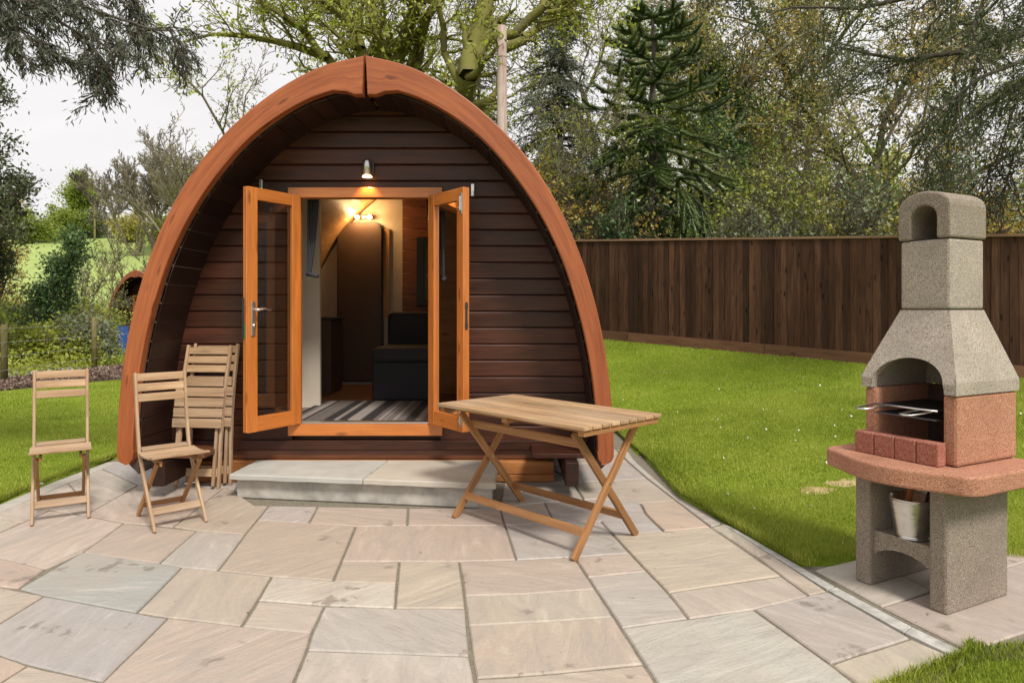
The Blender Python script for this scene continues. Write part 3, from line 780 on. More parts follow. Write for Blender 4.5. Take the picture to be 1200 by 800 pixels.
# two door stays on the wall and the green tag
for px, py, lab in ((306, 218, 'short pale metal catch on the cladding above the left glazed door'), (554, 223, 'short pale metal catch on the cladding beside the right glazed door')):
    p = at(px, py, 5.35)
    b = MB(70); b.box((p.x, 5.352, p.z), (.026, .03, .10)); b.box((p.x, 5.335, p.z-.03), (.018, .012, .035)); simple('door_catch', b, M['galv'], lab, 'door catch', .003, group='door catches on the pod wall')
p = at(286.5, 388, 4.93)
b = MB(71); b.box((p.x, 4.93, p.z), (.024, .006, .095)); b.box((p.x+.004, 4.93, p.z+.055), (.006, .003, .03)); simple('key_tag', b, M['green'], 'small green tag hanging at the edge of the left glazed door', 'tag', .002)

# ------------------------------------------------------------------ stone step
A, B_, C_, D_ = ground(269, 555.5, .178), ground(581, 567, .178), ground(577, 538, .178), ground(293, 532, .178)
C_.y = 5.30; D_.y = 5.30
st = empty('stone_step', ((A.x+B_.x)/2, 5.0, 0), 0, 'low cement step topped with two sandstone slabs in front of the pod doors', 'step')
o0 = st.location
def loc(p): return Vector(p)-o0
b = MB(80); ins = .028
b.prism([tuple(loc(q))[:2] for q in (A+Vector((ins, ins+.03, 0)), B_+Vector((-ins, ins+.03, 0)), Vector((B_.x-ins, 5.29, 0)), Vector((A.x+ins, 5.29, 0)))], -.005, .142)
o = b.build('riser', M['concrete'], st, .008)
mid = A.lerp(B_, .515)
def rough_slab(pts, mat, seed):
    rgx = random.Random(seed); P = []
    for i in range(len(pts)):
        a_, c_ = Vector(pts[i]), Vector(pts[(i+1) % len(pts)])
        for k in range(14):
            q = a_.lerp(c_, k/14)+Vector((rgx.uniform(-1, 1), rgx.uniform(-1, 1), 0))*.0025; P.append((q.x, q.y))
    n = len(P); P2 = inset(P, .006); P2 = P2 if len(P2) == n else P
    b = MB(seed); vs = []
    for (pp, z) in ((P, .143), (P, .172), (P2, .180)):
        vs += [(x, y, z+rgx.uniform(-.0015, .0015)*(z < .179)) for x, y in pp]
    fs = [tuple(range(n-1, -1, -1)), tuple(range(2*n, 3*n))]
    for r_ in (0, n): fs += [(r_+i, r_+(i+1) % n, r_+n+(i+1) % n, r_+n+i) for i in range(n)]
    b.add(vs, fs); return b.build('step_slab', mat, st)
rough_slab([tuple(loc(A)), tuple(loc(mid-Vector((.005, 0, 0)))), (loc(Vector((mid.x+.06, 5.29, 0)))), (loc(Vector((A.x+.03, 5.29, 0))))], M['slabtop'], 81)
tag(rough_slab([tuple(loc(mid+Vector((.005, 0, 0)))), tuple(loc(B_)), (loc(Vector((B_.x, 5.29, 0)))), (loc(Vector((mid.x+.07, 5.29, 0))))], M['slabtan'], 82), 'sandstone slab with a tan stain')

# ------------------------------------------------------------------ folding chairs
def copy_tree(o, parent=None):
    c = o.copy(); COL.objects.link(c)
    if parent is not None: c.parent = parent
    for ch in [x for x in bpy.data.objects if x.parent == o]: copy_tree(ch, c)
    return c
def make_chair():
    t = empty('folding_chair', (0, 0, 0))
    wA, wB = .175, .148
    A_pts = [(-.205, .0), (-.02, .235), (.125, .44), (.165, .60), (.195, .78), (.225, .935)]
    for s in (-1, 1):
        b = MB(90+s)
        for i in range(5):
            (y0, z0), (y1, z1) = A_pts[i], A_pts[i+1]
            e = .012 if i < 4 else 0
            d = Vector((0, y1-y0, z1-z0)).normalized()*e
            b.bar((s*wA, y0, z0), Vector((s*wA, y1, z1))+d, .022, .034, rnd=.5)
        b.build('upright', M['teak'], t, .007)
        b = MB(94+s); b.bar((s*wB, .245, 0.0), (s*wB, -.165, .405), .022, .032); b.build('leg', M['teakdark'], t, .006)
        b = MB(96+s); b.bar((s*(wB-.022), .145, .425), (s*(wB-.022), -.185, .405), .018, .034); b.build('seat_rail', M['teakdark'], t, .004)
        b = MB(97); b.tube([(s*(wB-.035), .035, .21), (s*(wA+.014), .035, .21)], .005, 8); b.build('pivot_bolt', M['galv'], t)
    b = MB(98)
    for k in range(5):
        y = -.185+k*.078; zz = .432+.010*((k-2)/2)**2*1.6-.006*(k == 0)
        b.box((0, y, zz+(.004 if k in (0, 4) else 0)), (.395 if k < 4 else .325, .070, .014), Matrix.Rotation(R(-7*(k-2)/2), 3, 'X').inverted())
    b.build('seat', M['teak'], t, .004)
    b = MB(99)
    for z in (.775, .840, .905):
        yb = np.interp(z, [.6, .78, .935], [.165, .195, .225])-.003
        b.box((0, yb, z), (.33, .012, .050), Matrix.Rotation(R(-10), 3, 'X'))
    b.build('backrest', M['teak'], t, .003)
    b = MB(100); b.box((0, -.118, .105), (.33, .014, .050), Matrix.Rotation(R(-38), 3, 'X')); b.build('front_stretcher', M['teak'], t, .003)
    b = MB(101); b.box((0, .165, .085), (.275, .016, .034), Matrix.Rotation(R(40), 3, 'X')); b.build('rear_stretcher', M['teakdark'], t, .003)
    return t
c1 = make_chair(); c1.scale = (.86, 1, 1)
def put(o, px, Y, rz): o.location = ((px-CX)/F*Y, Y, 0); o.rotation_euler = (0, 0, rz)
put(c1, 71.5, 4.50, R(33.0))
tag(c1, 'open folding wooden slat chair standing alone by the lawn, leftmost of the chairs', 'chair', 'wooden folding chairs')
c2 = copy_tree(c1); put(c2, 200, 4.37, R(43))
tag(c2, 'open folding wooden slat chair turned to the right, in front of the folded chairs', 'chair', 'wooden folding chairs')

def make_folded():
    t = empty('folded_chair', (0, 0, 0))
    for s in (-1, 1):
        b = MB(110+s)
        pts = [(.02, 0.0), (.0, .25), (-.012, .5), (.0, .75), (.03, 1.0)]
        for i in range(4):
            (y0, z0), (y1, z1) = pts[i], pts[i+1]; b.bar((s*.175, y0, z0), (s*.175, y1, z1+(.01 if i < 3 else 0)), .022, .034, rnd=.5)
        b.build('upright', M['teak'], t, .007)
        b = MB(112+s); b.bar((s*.148, -.012, .02), (s*.148, -.03, .62), .022, .03); b.build('leg', M['teak'], t, .006)
    b = MB(114)
    for k in range(5): b.box((0, -.045-.003*k, .735-k*.072), (.395 if k > 0 else .36, .014, .062), Matrix.Rotation(R(3), 3, 'X'))
    b.build('seat', M['teak'], t, .003)
    b = MB(115)
    for z in (.83, .895, .96): b.box((0, .008+(z-.75)*.1, z), (.33, .012, .050))
    b.build('backrest', M['teak'], t, .003)
    b = MB(116); b.box((0, .0, .11), (.33, .014, .055)); b.build('stretcher', M['teak'], t, .003)
    return t
f1 = make_folded(); f1.location = (-2.385, 5.14, 0); f1.scale = (1, 1, 1.085); f1.rotation_euler = (R(-9), 0, R(-7))
tag(f1, 'folded wooden slat chair leaning on the pod wall, the front one of two', 'chair', 'folded chairs against the pod')
f2 = copy_tree(f1); f2.location = (-2.335, 5.235, 0)
f2.rotation_euler = (R(-5.5), 0, R(-7))
tag(f2, 'folded wooden slat chair wedged between the pod wall and the front folded chair', 'chair', 'folded chairs against the pod')

# ------------------------------------------------------------------ folding table
tb = empty('folding_table', (.194, 4.243, 0), R(-47.0), 'rectangular folding wooden slat table with crossed legs beside the stone step', 'table')
TL, TW, TH = 1.27, .70, .735
b = MB(120); nsl = 9; w = TW/nsl
for k in range(nsl): b.box((0, -TW/2+w*(k+.5), TH-.010), (TL, w-.008, .020))
b.build('tabletop', M['tabletop'], tb, .003)
b = MB(121)
for x in (-TL/2+.035, TL/2-.035, 0): b.box((x, 0, TH-.0375), (.045, TW-.04, .034))
b.build('cross_batten', M['teakdark'], tb, .003)
b = MB(122)
for y in (-TW/2+.09, TW/2-.09): b.box((0, y, TH-.033), (TL-.18, .02, .026))
b.build('side_rail', M['teakdark'], tb, .003)
xo, xi = .515, .488
for s in (-1, 1):
    b = MB(123+s); b.bar((s*xo, -.295, 0.0), (s*xo, .26, TH-.056), .024, .045); b.build('leg', M['teakdark'], tb, .005)
    b = MB(126+s); b.bar((s*xi, .295, 0.0), (s*xi, -.26, TH-.056), .024, .045); b.build('leg', M['teakdark'], tb, .005)
    b = MB(127); b.tube([(s*(xi-.015), 0, .365), (s*(xo+.016), 0, .365)], .007, 8); b.build('pivot_bolt', M['galv'], tb)
b = MB(128); b.box((0, -.205, .13), (2*xo-.02, .018, .048), Matrix.Rotation(R(-15), 3, 'X')); b.build('stretcher', M['teakdark'], tb, .003)
b = MB(129); b.box((0, .205, .13), (2*xi-.02, .018, .048), Matrix.Rotation(R(15), 3, 'X')); b.build('stretcher', M['teakdark'], tb, .003)
b = MB(130); b.box((0, -.17, .60), (2*xi-.02, .018, .05), Matrix.Rotation(R(15), 3, 'X')); b.build('stretcher', M['teakdark'], tb, .003)

# ------------------------------------------------------------------ masonry barbecue
UA = R(-63)      # local x = along the front, local y = depth
bq = empty('masonry_barbecue', (1.9125, 3.0, 0), UA, 'masonry barbecue with pale chimney, terracotta firebox and grey base on the paving', 'barbecue')
# local frame: front-right base corner at origin; x from -.44 to 0, y from 0 to .52
BW, BD = .45, .48
def ploop(pts, z0, z1, b, rnd=None): b.prism(pts, z0, z1, rnd)
for s, x0, x1 in ((0, -BW, -BW+.082), (1, -.082, 0.0)):
    b = MB(140+s); b.prism([(x0, 0), (x1, 0), (x1, BD), (x0, BD)], 0, .552); b.build('side_panel', M['grey_agg'], bq, .012)
# shelf with arched underside
b = MB(143); n = 14; top = .265; pts = []
for k in range(n+1):
    t = k/n; x = -BW+.08+(BW-.16)*t; pts.append((x, .155+.055*math.sin(math.pi*t)**.6))
vs = []; 
poly = pts+[(-.08, top), (-BW+.08, top)]
m_ = len(poly)
for y in (.03, BD-.03): vs += [(x, y, z) for x, z in poly]
b.add(vs, [tuple(range(m_)), tuple(range(2*m_-1, m_-1, -1))]+[(q, (q+1) % m_, m_+(q+1) % m_, m_+q) for q in range(m_)])
b.build('shelf', M['grey_agg'], bq, .006)
# worktop slab with rounded, bowed front
def worktop():
    x0, x1 = -.60, .145; y1 = .56; P = []
    n = 22
    r = .07
    P.append((x0, y1)); P.append((x0, .06))
    for k in range(1, 7): a = R(180+75*k/6); P.append((x0+.08+.08*math.cos(a), .02+.09*math.sin(a)))
    for k in range(n+1):
        t = k/n; x = x0+.11+(x1-x0-.22)*t; P.append((x, -.085-.085*math.sin(math.pi*t)))
    for k in range(0, 7): a = R(285+75*k/6); P.append((x1-.08+.08*math.cos(a), .02+.09*math.sin(a)))
    P.append((x1, .10)); P.append((x1, y1))
    return P
b = MB(144); b.prism(worktop(), .556, .642); b.build('worktop', M['red_agg'], bq, .012, seg=3)
# firebox: two cheeks and a back
FY = .075; fz0, fz1 = .645, .962
for s, x0, x1 in ((0, -BW+.0, -BW+.065), (1, -.065, 0)):
    b = MB(146+s); b.prism([(x0, FY), (x1, FY), (x1, FY+.48), (x0, FY+.48)], fz0, fz1); b.build('firebox_cheek', M['red_agg'], bq, .014)
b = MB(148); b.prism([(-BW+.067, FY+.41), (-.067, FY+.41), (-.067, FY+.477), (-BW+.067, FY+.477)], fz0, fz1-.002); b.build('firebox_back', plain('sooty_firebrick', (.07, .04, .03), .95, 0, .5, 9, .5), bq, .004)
# hood: a tapered shell with an arched opening
def hood():
    b = MB(150)
    X0, X1, Y0, Y1 = -BW-.006, .006, FY-.018, FY+.485
    nx0, nx1, ny0, ny1 = -.345, -.105, FY+.125, FY+.40
    zb, zl, zt = .964, 1.02, 1.345
    def ring(z, infl=0.0):
        if z <= zl: t = 0
        else: t = (z-zl)/(zt-zl)
        lerp = lambda a_, c_: a_+(c_-a_)*t
        return lerp(X0, nx0)+infl, lerp(X1, nx1)-infl, lerp(Y0, ny0)+infl, lerp(Y1, ny1)-infl
    lev = [zb, zl]+[zl+(zt-zl)*k/6 for k in range(1, 7)]
    # sides and back, outside and inside
    def quad(p): b.add(p, [(0, 1, 2, 3)])
    for infl in (0, .045):
        for i in range(len(lev)-1):
            a_ = ring(lev[i], infl); c_ = ring(lev[i+1], infl); z0, z1 = lev[i], lev[i+1]
            q = [(a_[1], a_[2], z0), (a_[1], a_[3], z0), (c_[1], c_[3], z1), (c_[1], c_[2], z1)]; quad(q if not infl else q[::-1])
            q = [(a_[0], a_[3], z0), (a_[0], a_[2], z0), (c_[0], c_[2], z1), (c_[0], c_[3], z1)]; quad(q if not infl else q[::-1])
            q = [(a_[1], a_[3], z0), (a_[0], a_[3], z0), (c_[0], c_[3], z1), (c_[1], c_[3], z1)]; quad(q if not infl else q[::-1])
    # bottom rim
    a_ = ring(zb); c_ = ring(zb, .045)
    quad([(a_[1], a_[2], zb), (c_[1], c_[2], zb), (c_[1], c_[3], zb), (a_[1], a_[3], zb)])
    quad([(a_[0], a_[3], zb), (c_[0], c_[3], zb), (c_[0], c_[2], zb), (a_[0], a_[2], zb)])
    quad([(a_[1], a_[3], zb), (c_[1], c_[3], zb), (c_[0], c_[3], zb), (a_[0], a_[3], zb)])
    # front with arch opening
    cxm = (X0+X1)/2; hw = .178; ah = .155; n = 28
    arc = []
    for k in range(n+1):
        th = math.pi*(1-k/n); x = cxm+hw*math.cos(th); z = zb+ah*max(math.sin(th), 0)**.8
        arc.append((x, z))
    def fr(x, z, infl=0):
        r_ = ring(z, infl); return (x, r_[2], z)
    for infl in (0, .045):
        prev = None
        for k in range(n+1):
            x, z = arc[k]
            # ray upward to the top edge of the front
            tx = nx0+(nx1-nx0)*(k/n)
            if k in (0, n): pass
            col = []
            m = 8
            for j in range(m+1):
                s_ = j/m; zz = z+(zt-z)*s_; xx = x+(tx-x)*s_; col.append(fr(xx, zz, infl))
            if prev:
                for j in range(m):
                    q = [prev[j], col[j], col[j+1], prev[j+1]]; quad(q if not infl else q[::-1])
            prev = col
    for k in range(n):
        quad([fr(*arc[k]), fr(*arc[k], .045), fr(*arc[k+1], .045), fr(*arc[k+1])])
    # corner pieces beside the arch (from arc foot to hood edge)
    for infl in (0, .045):
        for side, xf in ((0, arc[0][0]), (1, arc[n][0])):
            m = 8; rows = []
            for j in range(m+1):
                s_ = j/m; zz = zb+(zt-zb)*s_; tx = nx0 if side == 0 else nx1
                r_ = ring(zz, 0); xe = r_[0] if side == 0 else r_[1]
                xx = xf+(tx-xf)*s_
                rows.append((fr(xe, zz, infl), fr(xx, zz, infl)))
            for j in range(m):
                q = [rows[j][0], rows[j][1], rows[j+1][1], rows[j+1][0]]
                if side: q = q[::-1]
                quad(q if not infl else q[::-1])
    return b
hd = hood().build('hood', M['pale_agg'], bq)
# flue block and arched cap
def flue(x0, x1, y0, y1, z0, z1):
    b = MB(152); r = .012
    b.prism([(x0, y0), (x1, y0), (x1, y1), (x0, y1)], z0, z1); return b
flue(-.345, -.105, FY+.125, FY+.40, 1.349, 1.682).build('flue_block', M['pale_agg'], bq, .012)
b = MB(153); x0, x1 = -.352, -.098; y0, y1 = FY+.115, FY+.41; cm = (x0+x1)/2; z0 = 1.686
outer = [(x0, z0), (x0, z0+.155)]+[(cm-.127*math.cos(R(a_)), z0+.155+.075*math.sin(R(a_))) for a_ in range(20, 161, 14)]+[(x1, z0+.155), (x1, z0)]
innr = [(cm-.062, z0), (cm-.062, z0+.10)]+[(cm-.062*math.cos(R(a_)), z0+.10+.062*math.sin(R(a_))) for a_ in range(20, 161, 14)]+[(cm+.062, z0+.10), (cm+.062, z0)]
n_ = len(outer); vs = []; 
for y in (y0, y1):
    vs += [(x, y, z) for x, z in outer]+[(x, y, z) for x, z in innr]
fs = []
for q in range(n_-1):
    fs.append((q, q+1, n_+q+1, n_+q)); fs.append((2*n_+q+1, 2*n_+q, 3*n_+q, 3*n_+q+1))
    fs.append((q, 2*n_+q, 2*n_+q+1, q+1)); fs.append((n_+q, n_+q+1, 3*n_+q+1, 3*n_+q))
fs.append((0, n_, 3*n_, 2*n_)); fs.append((n_-1, 3*n_-1, 4*n_-1, 2*n_-1))
b.add(vs, fs); cap_ = b.build('chimney_cap', M['grey_agg'], bq, .010); b = MB(154); b.box((cm, y1-.03, z0+.08), (.122, .03, .158)); b.build('cap_light_block', M['grey_agg'], bq)  # plate added inside the cap to keep light from showing through the hole
# grates with handles
def grate(z, ext, seed):
    b = MB(seed); x0, x1, y0, y1 = -BW+.068, -.068, FY-.03, FY+.36
    for k in range(19): x = x0+.012+(x1-x0-.024)*k/18; b.tube([(x, y0, z), (x, y1, z)], .0025, 6)
    b.tube([(x0+.006, y0, z), (x1-.006, y0, z)], .004, 6); b.tube([(x0+.006, y1, z), (x1-.006, y1, z)], .004, 6)
    return b
gt = grate(.885, 0, 160).build('cooking_grate', M['darksteel'], bq)
gt2 = grate(.845, 0, 161); gt2 = gt2.build('lower_grate', M['darksteel'], bq)
def handle(xc, z, L_):
    b = MB(162); y0 = FY-.03
    b.tube([(xc-.03, y0+.01, z), (xc-.032, y0-L_*.4, z-.004), (xc-.026, y0-L_*.9, z-.008), (xc, y0-L_, z-.008), (xc+.026, y0-L_*.9, z-.008), (xc+.032, y0-L_*.4, z-.004), (xc+.03, y0+.01, z)], .0045, 8)
    return b
handle(-BW+.11, .885, .17).build('handle', M['steel'], gt, 0, True)
handle(-.12, .885, .17).build('handle', M['steel'], gt, 0, True)
b = MB(163); b.tube([(-BW+.07, FY-.03, .887), (-.07, FY-.03, .887)], .005, 8); b.build('front_rod', M['steel'], gt, 0, True)
# bricks standing on the worktop: four in a row and one behind
def world_bq(x, y, z=0):
    c, s = math.cos(UA), math.sin(UA); return (1.9125+c*x-s*y, 3.0+s*x+c*y, z)
names = ['leftmost', 'second from the left', 'third from the left', 'rightmost']
base_brick = None
for k in range(4):
    x = -.405+k*.103
    b = MB(170)
    if base_brick is None:
        b.box((0, 0, .0525), (.100, .062, .105)); br = b.build('brick', M['brick'], None, .006); base_brick = br
    else: br = base_brick.copy(); COL.objects.link(br)
    br.location = world_bq(x, .035+.002*k, .6425); br.rotation_euler = (0, 0, UA+R((k % 2)*1.2-.5))
    tag(br, 'red paving brick, '+names[k]+' in the row of four on the barbecue worktop', 'brick', 'red bricks on the barbecue worktop')
for k in range(2):
    br = base_brick.copy(); COL.objects.link(br); br.location = world_bq(-.10-.21*k, .105, .6425); br.rotation_euler = (0, 0, UA)
    br.scale = (1, 1, .62)
    tag(br, ['red brick lying behind the right end of the front brick row', 'red brick lying behind the left part of the front brick row'][k], 'brick', 'red bricks on the barbecue worktop')
# bucket on the shelf
bk = empty('metal_bucket', world_bq(-.222, .10, .267), 0, 'small galvanised bucket holding brushes on the barbecue shelf', 'bucket')
b = MB(180); prof = [(0, .006), (.064, .006), (.068, .0), (.071, .004), (.071, .012)]
for k in range(20):
    z = .012+.168*k/19; r_ = .071+.026*k/19
    if 12 <= k <= 17: r_ += .0022*(1 if k % 2 else -1)
    prof.append((r_, z))
prof += [(.100, .186), (.103, .190), (.100, .194), (.096, .190), (.070, .03), (0, .02)]
b.lathe(prof, (0, 0, 0), 40); b.build('pail', M['galv'], bk, 0, True)
for s in (-1, 1):
    b = MB(181); ang = R(-60 if s < 0 else 120)
    p = Vector((math.cos(ang)*.101, math.sin(ang)*.101, .178))
    dirn = Vector((-math.sin(ang), math.cos(ang), 0)); ring = [p+(dirn*math.cos(2*math.pi*q/12)+Vector((0, 0, 1))*math.sin(2*math.pi*q/12))*.010 for q in range(13)]
    b.tube(ring, .0035, 6); b.build('handle_eye', M['galv'], bk, 0, True)
b = MB(182); pts = []
a1 = R(-60)
for q in range(13):
    th = math.pi*q/12; p = Vector((math.cos(a1)*.104*math.cos(th), math.sin(a1)*.104*math.cos(th), .178-.03*math.sin(th)))+Vector((-math.sin(a1), math.cos(a1), 0))*.100*math.sin(th)
    pts.append(p)
b.tube(pts, .003, 6); b.build('bail_handle', M['steel'], bk, 0, True)
br = empty('wire_brush', world_bq(-.24, .085, .30), 0, 'wooden handled brush leaning in the galvanised bucket', 'brush')
b = MB(183); b.bar((-.02, .0, .0), (.012, -.02, .205), .028, .014); b.build('handle', M['sleeper'], br, .005)
b = MB(183); b.box((-.022, .0, .0), (.04, .03, .03)); b.build('bristles', M['black'], br, .004)
tg = empty('metal_tongs', world_bq(-.19, .12, .30), 0, 'dark barbecue tongs with bright ends sticking out of the bucket', 'tongs')
for s in (-1, 1):
    b = MB(184); b.bar((0, s*.012, 0), (.045, s*.02-.02, .22), .018, .004); b.build('arm', M['darksteel'], tg, .001)
b = MB(185); b.box((.046, -.02, .222), (.03, .05, .012)); b.build('hinge_end', M['galv'], tg, .004)

# ------------------------------------------------------------------ close-board fence
def fx(x): return 13.84-.816*x
fn = empty('timber_fence', (3.5, fx(3.5), 0), 0, 'dark brown close-board timber fence with a pale capping rail along the lawn', 'fence')
fo = fn.location; fd = Vector((1, -.816, 0)).normalized(); fa = math.atan2(-.816, 1)
def ftop(x): return 2.62-.068*(x-1.64)
b = MB(200); x = -3.5; rf = random.Random(2); i = 0
step = .098*fd.x
while x < 10.5:
    p0 = Vector((x, fx(x), 0))-fo; zt = ftop(x)-.035; zb = max(hz(x, fx(x)), .25)+.15
    tilt = R(rf.uniform(-.5, .5)); Rm = Matrix.Rotation(fa+R(3.5), 3, 'Z') @ Matrix.Rotation(tilt, 3, 'Y')
    b.box((p0.x, p0.y+.004*(i % 2)+rf.uniform(-.002, .002), (zt+zb)/2), (.108, .016, zt-zb), Rm)
    x += step; i += 1
b.build('boards', M['fence'], fn)
def along(nm, mat, dz0, dz1, th, off, seed, ref):
    b = MB(seed); x = -3.5
    while x < 10.4:
        x2 = min(x+2.4*fd.x, 10.5)
        pa = Vector((x, fx(x), 0))-fo; pb = Vector((x2-.006, fx(x2-.006), 0))-fo
        za = ref(x); zb = ref(x2)
        nrm = Vector((-fd.y, fd.x, 0))*-off
        b.bar(pa+nrm+Vector((0, 0, za+(dz0+dz1)/2)), pb+nrm+Vector((0, 0, zb+(dz0+dz1)/2)), th, dz1-dz0, side=(-fd.y, fd.x, 0))
        x = x2
    return b.build(nm, mat, fn, .004)
gb = lambda x: max(hz(x, fx(x)), .25)
along('capping_rail', M['cap'], -.035, 0, .07, 0, 201, ftop)
along('gravel_board', M['gravelboard'], -.04, .16, .03, .022, 202, gb)
along('back_rail', M['fence'], -1.2, -1.1, .04, -.035, 203, ftop)

# ------------------------------------------------------------------ trees
class Skel:
    def __init__(s, seed): s.a = []; s.b = []; s.ra = []; s.rb = []; s.lv = []; s.rng = random.Random(seed)
    def seg(s, p, q, r0, r1, lv): s.a.append(p); s.b.append(q); s.ra.append(r0); s.rb.append(r1); s.lv.append(lv)
    def grow(s, p, d, L, r, lv, mx, P):
        rng = s.rng; n = P.get('n', [9, 6, 5, 4, 3])[min(lv, 4)]; d = d.normalized()
        w = P.get('wig', .18)*(1+.25*lv); tr = P.get('trop', .04); r0 = r; taper = P.get('taper', .75)
        for i in range(n):
            d = (d+Vector((rng.gauss(0, w), rng.gauss(0, w), rng.gauss(0, w)*.7+tr))).normalized()
            q = p+d*(L/n); r1 = r*(1-taper*(i+1)/n) if lv else r*(1-taper*.9*(i+1)/n)
            rp = r*(1-taper*i/n) if lv else r*(1-taper*.9*i/n)
            s.seg(p, q, max(rp, P.get('rmin', .006)), max(r1, P.get('rmin', .006)), lv)
            st = P.get('start', [.3, .15, .1, 0, 0])[min(lv, 4)]
            if lv < mx and (i+1)/n > st:
                k = P.get('kids', [2, 1.3, 1.2, 1.0, 1])[min(lv, 4)]; kk = int(k)+(rng.random() < k-int(k))
                for _ in range(kk):
                    ang = rng.uniform(*P.get('ang', (.6, 1.1))); ax = d.orthogonal().normalized(); ax.rotate(Matrix.Rotation(rng.uniform(0, 6.283), 3, d))
                    dd = (d*math.cos(ang)+ax*math.sin(ang)); dd.z += P.get('lift', .1)
                    s.grow(q, dd, L*P.get('ratio', .55)*(1-.45*(i/n))*rng.uniform(.75, 1.15), max(r1*.62, .005), lv+1, mx, P)
            p = q
        return p
    def limb(s, pts, r0, r1, mx, P, every=.35, lv=1, L=1.2):
        # a drawn limb with smaller wood growing from it
        rng = s.rng; pts = [Vector(p) for p in pts]; tot = sum((pts[i+1]-pts[i]).length for i in range(len(pts)-1)); run = 0
        for i in range(len(pts)-1):
            a, c = pts[i], pts[i+1]; d = c-a; n = max(2, int(d.length/every)); prev = a
            for k in range(n):
                q = a.lerp(c, (k+1)/n)+Vector((rng.gauss(0, 1), rng.gauss(0, 1), rng.gauss(0, 1)))*every*.05
                t0 = run/tot; run += d.length/n; t1 = run/tot
                s.seg(prev, q, r0+(r1-r0)*t0, r0+(r1-r0)*t1, 0)
                if t1 > P.get('bare', .15):
                    kk = P.get('lk', 1.4); kk = int(kk)+(rng.random() < kk-int(kk))
                    for _ in range(kk):
                        ang = rng.uniform(*P.get('ang', (.6, 1.1))); dn = d.normalized(); ax = dn.orthogonal().normalized(); ax.rotate(Matrix.Rotation(rng.uniform(0, 6.283), 3, dn))
                        dd = dn*math.cos(ang)+ax*math.sin(ang); dd.z += P.get('lift', .1)
                        s.grow(q, dd, L*rng.uniform(.5, 1.2)*(1-.4*t1), max((r0+(r1-r0)*t1)*.45, .008), lv+1, mx, P)
                prev = q
    def mesh(s, name, mat, parent, sides=5, base=None):
        A_ = np.array([tuple(x) for x in s.a]); B2 = np.array([tuple(x) for x in s.b]); ra = np.array(s.ra); rb = np.array(s.rb)
        if base is not None: A_ = A_-np.array(base); B2 = B2-np.array(base)
        D = B2-A_; Ln = np.linalg.norm(D, axis=1, keepdims=True)+1e-9; D = D/Ln
        up = np.where(np.abs(D[:, 2:3]) < .9, np.array([[0, 0, 1.]]), np.array([[1., 0, 0]])); Xv = np.cross(D, up); Xv /= np.linalg.norm(Xv, axis=1, keepdims=True); Yv = np.cross(D, Xv)
        B2 = B2+D*np.minimum(rb[:, None]*.4, .03)
        n = len(A_); V = np.zeros((n, 2*sides, 3))
        for k in range(sides):
            a = 2*math.pi*k/sides; o = Xv*math.cos(a)+Yv*math.sin(a)
            V[:, k] = A_+o*ra[:, None]; V[:, sides+k] = B2+o*rb[:, None]
        F0 = np.array([[k, (k+1) % sides, sides+(k+1) % sides, sides+k] for k in range(sides)])
        Fc = (np.arange(n)[:, None, None]*2*sides+F0[None]).reshape(-1, 4)
        return np_mesh(name, V.reshape(-1, 3), Fc, mat, parent=parent, smooth=True)
    def samples(s, n, minlv, jit, seed=0, clump=1, cj=.05):
        if clump > 1:
            P, D = s.samples(max(1, n//clump), minlv, jit, seed); g = np.random.default_rng(seed+1)
            P = np.repeat(P, clump, 0)+g.normal(0, cj, (len(P)*clump, 3))+np.repeat(D, clump, 0)*g.normal(0, cj, (len(P)*clump, 1)); return P, np.repeat(D, clump, 0)
        g = np.random.default_rng(seed); lv = np.array(s.lv); idx = np.where(lv >= minlv)[0]
        A_ = np.array([tuple(x) for x in s.a])[idx]; B2 = np.array([tuple(x) for x in s.b])[idx]
        L = np.linalg.norm(B2-A_, axis=1); k = g.choice(len(idx), n, p=L/L.sum()); t = g.random((n, 1))
        return A_[k]*(1-t)+B2[k]*t+g.normal(0, jit, (n, 3)), (B2-A_)[k]/(L[k][:, None]+1e-9)

def leaves(name, P, size, mat, parent=None, base=None, aspect=.45, seed=0, direc=None, droop=0.0, thick=0):
    g = np.random.default_rng(seed); n = len(P); P = np.asarray(P)
    if base is not None: P = P-np.array(base)
    d = g.normal(0, 1, (n, 3)); 
    if direc is not None: d = d*.6+direc*1.0
    d[:, 2] -= droop; d /= np.linalg.norm(d, axis=1, keepdims=True)
    u = g.normal(0, 1, (n, 3)); s_ = np.cross(d, u); s_ /= np.linalg.norm(s_, axis=1, keepdims=True)
    sz = size*g.uniform(.6, 1.35, (n, 1)); V = np.zeros((n, 4, 3))
    nn = np.cross(d, s_)
    V[:, 0] = P; V[:, 1] = P+d*sz*.5+s_*sz*aspect*.5+nn*sz*.06; V[:, 2] = P+d*sz; V[:, 3] = P+d*sz*.5-s_*sz*aspect*.5+nn*sz*.06
    Fc = np.arange(n*4).reshape(n, 4)
    return np_mesh(name, V.reshape(-1, 3), Fc, mat, rnd=g.random(n), parent=parent)

def base_at(px, Y, dz=0): x = (px-CX)/F*Y; return Vector((x, Y, hz(x, Y)-.05+dz))
def ztop(py, Y): return H-(py-HY)/F*Y

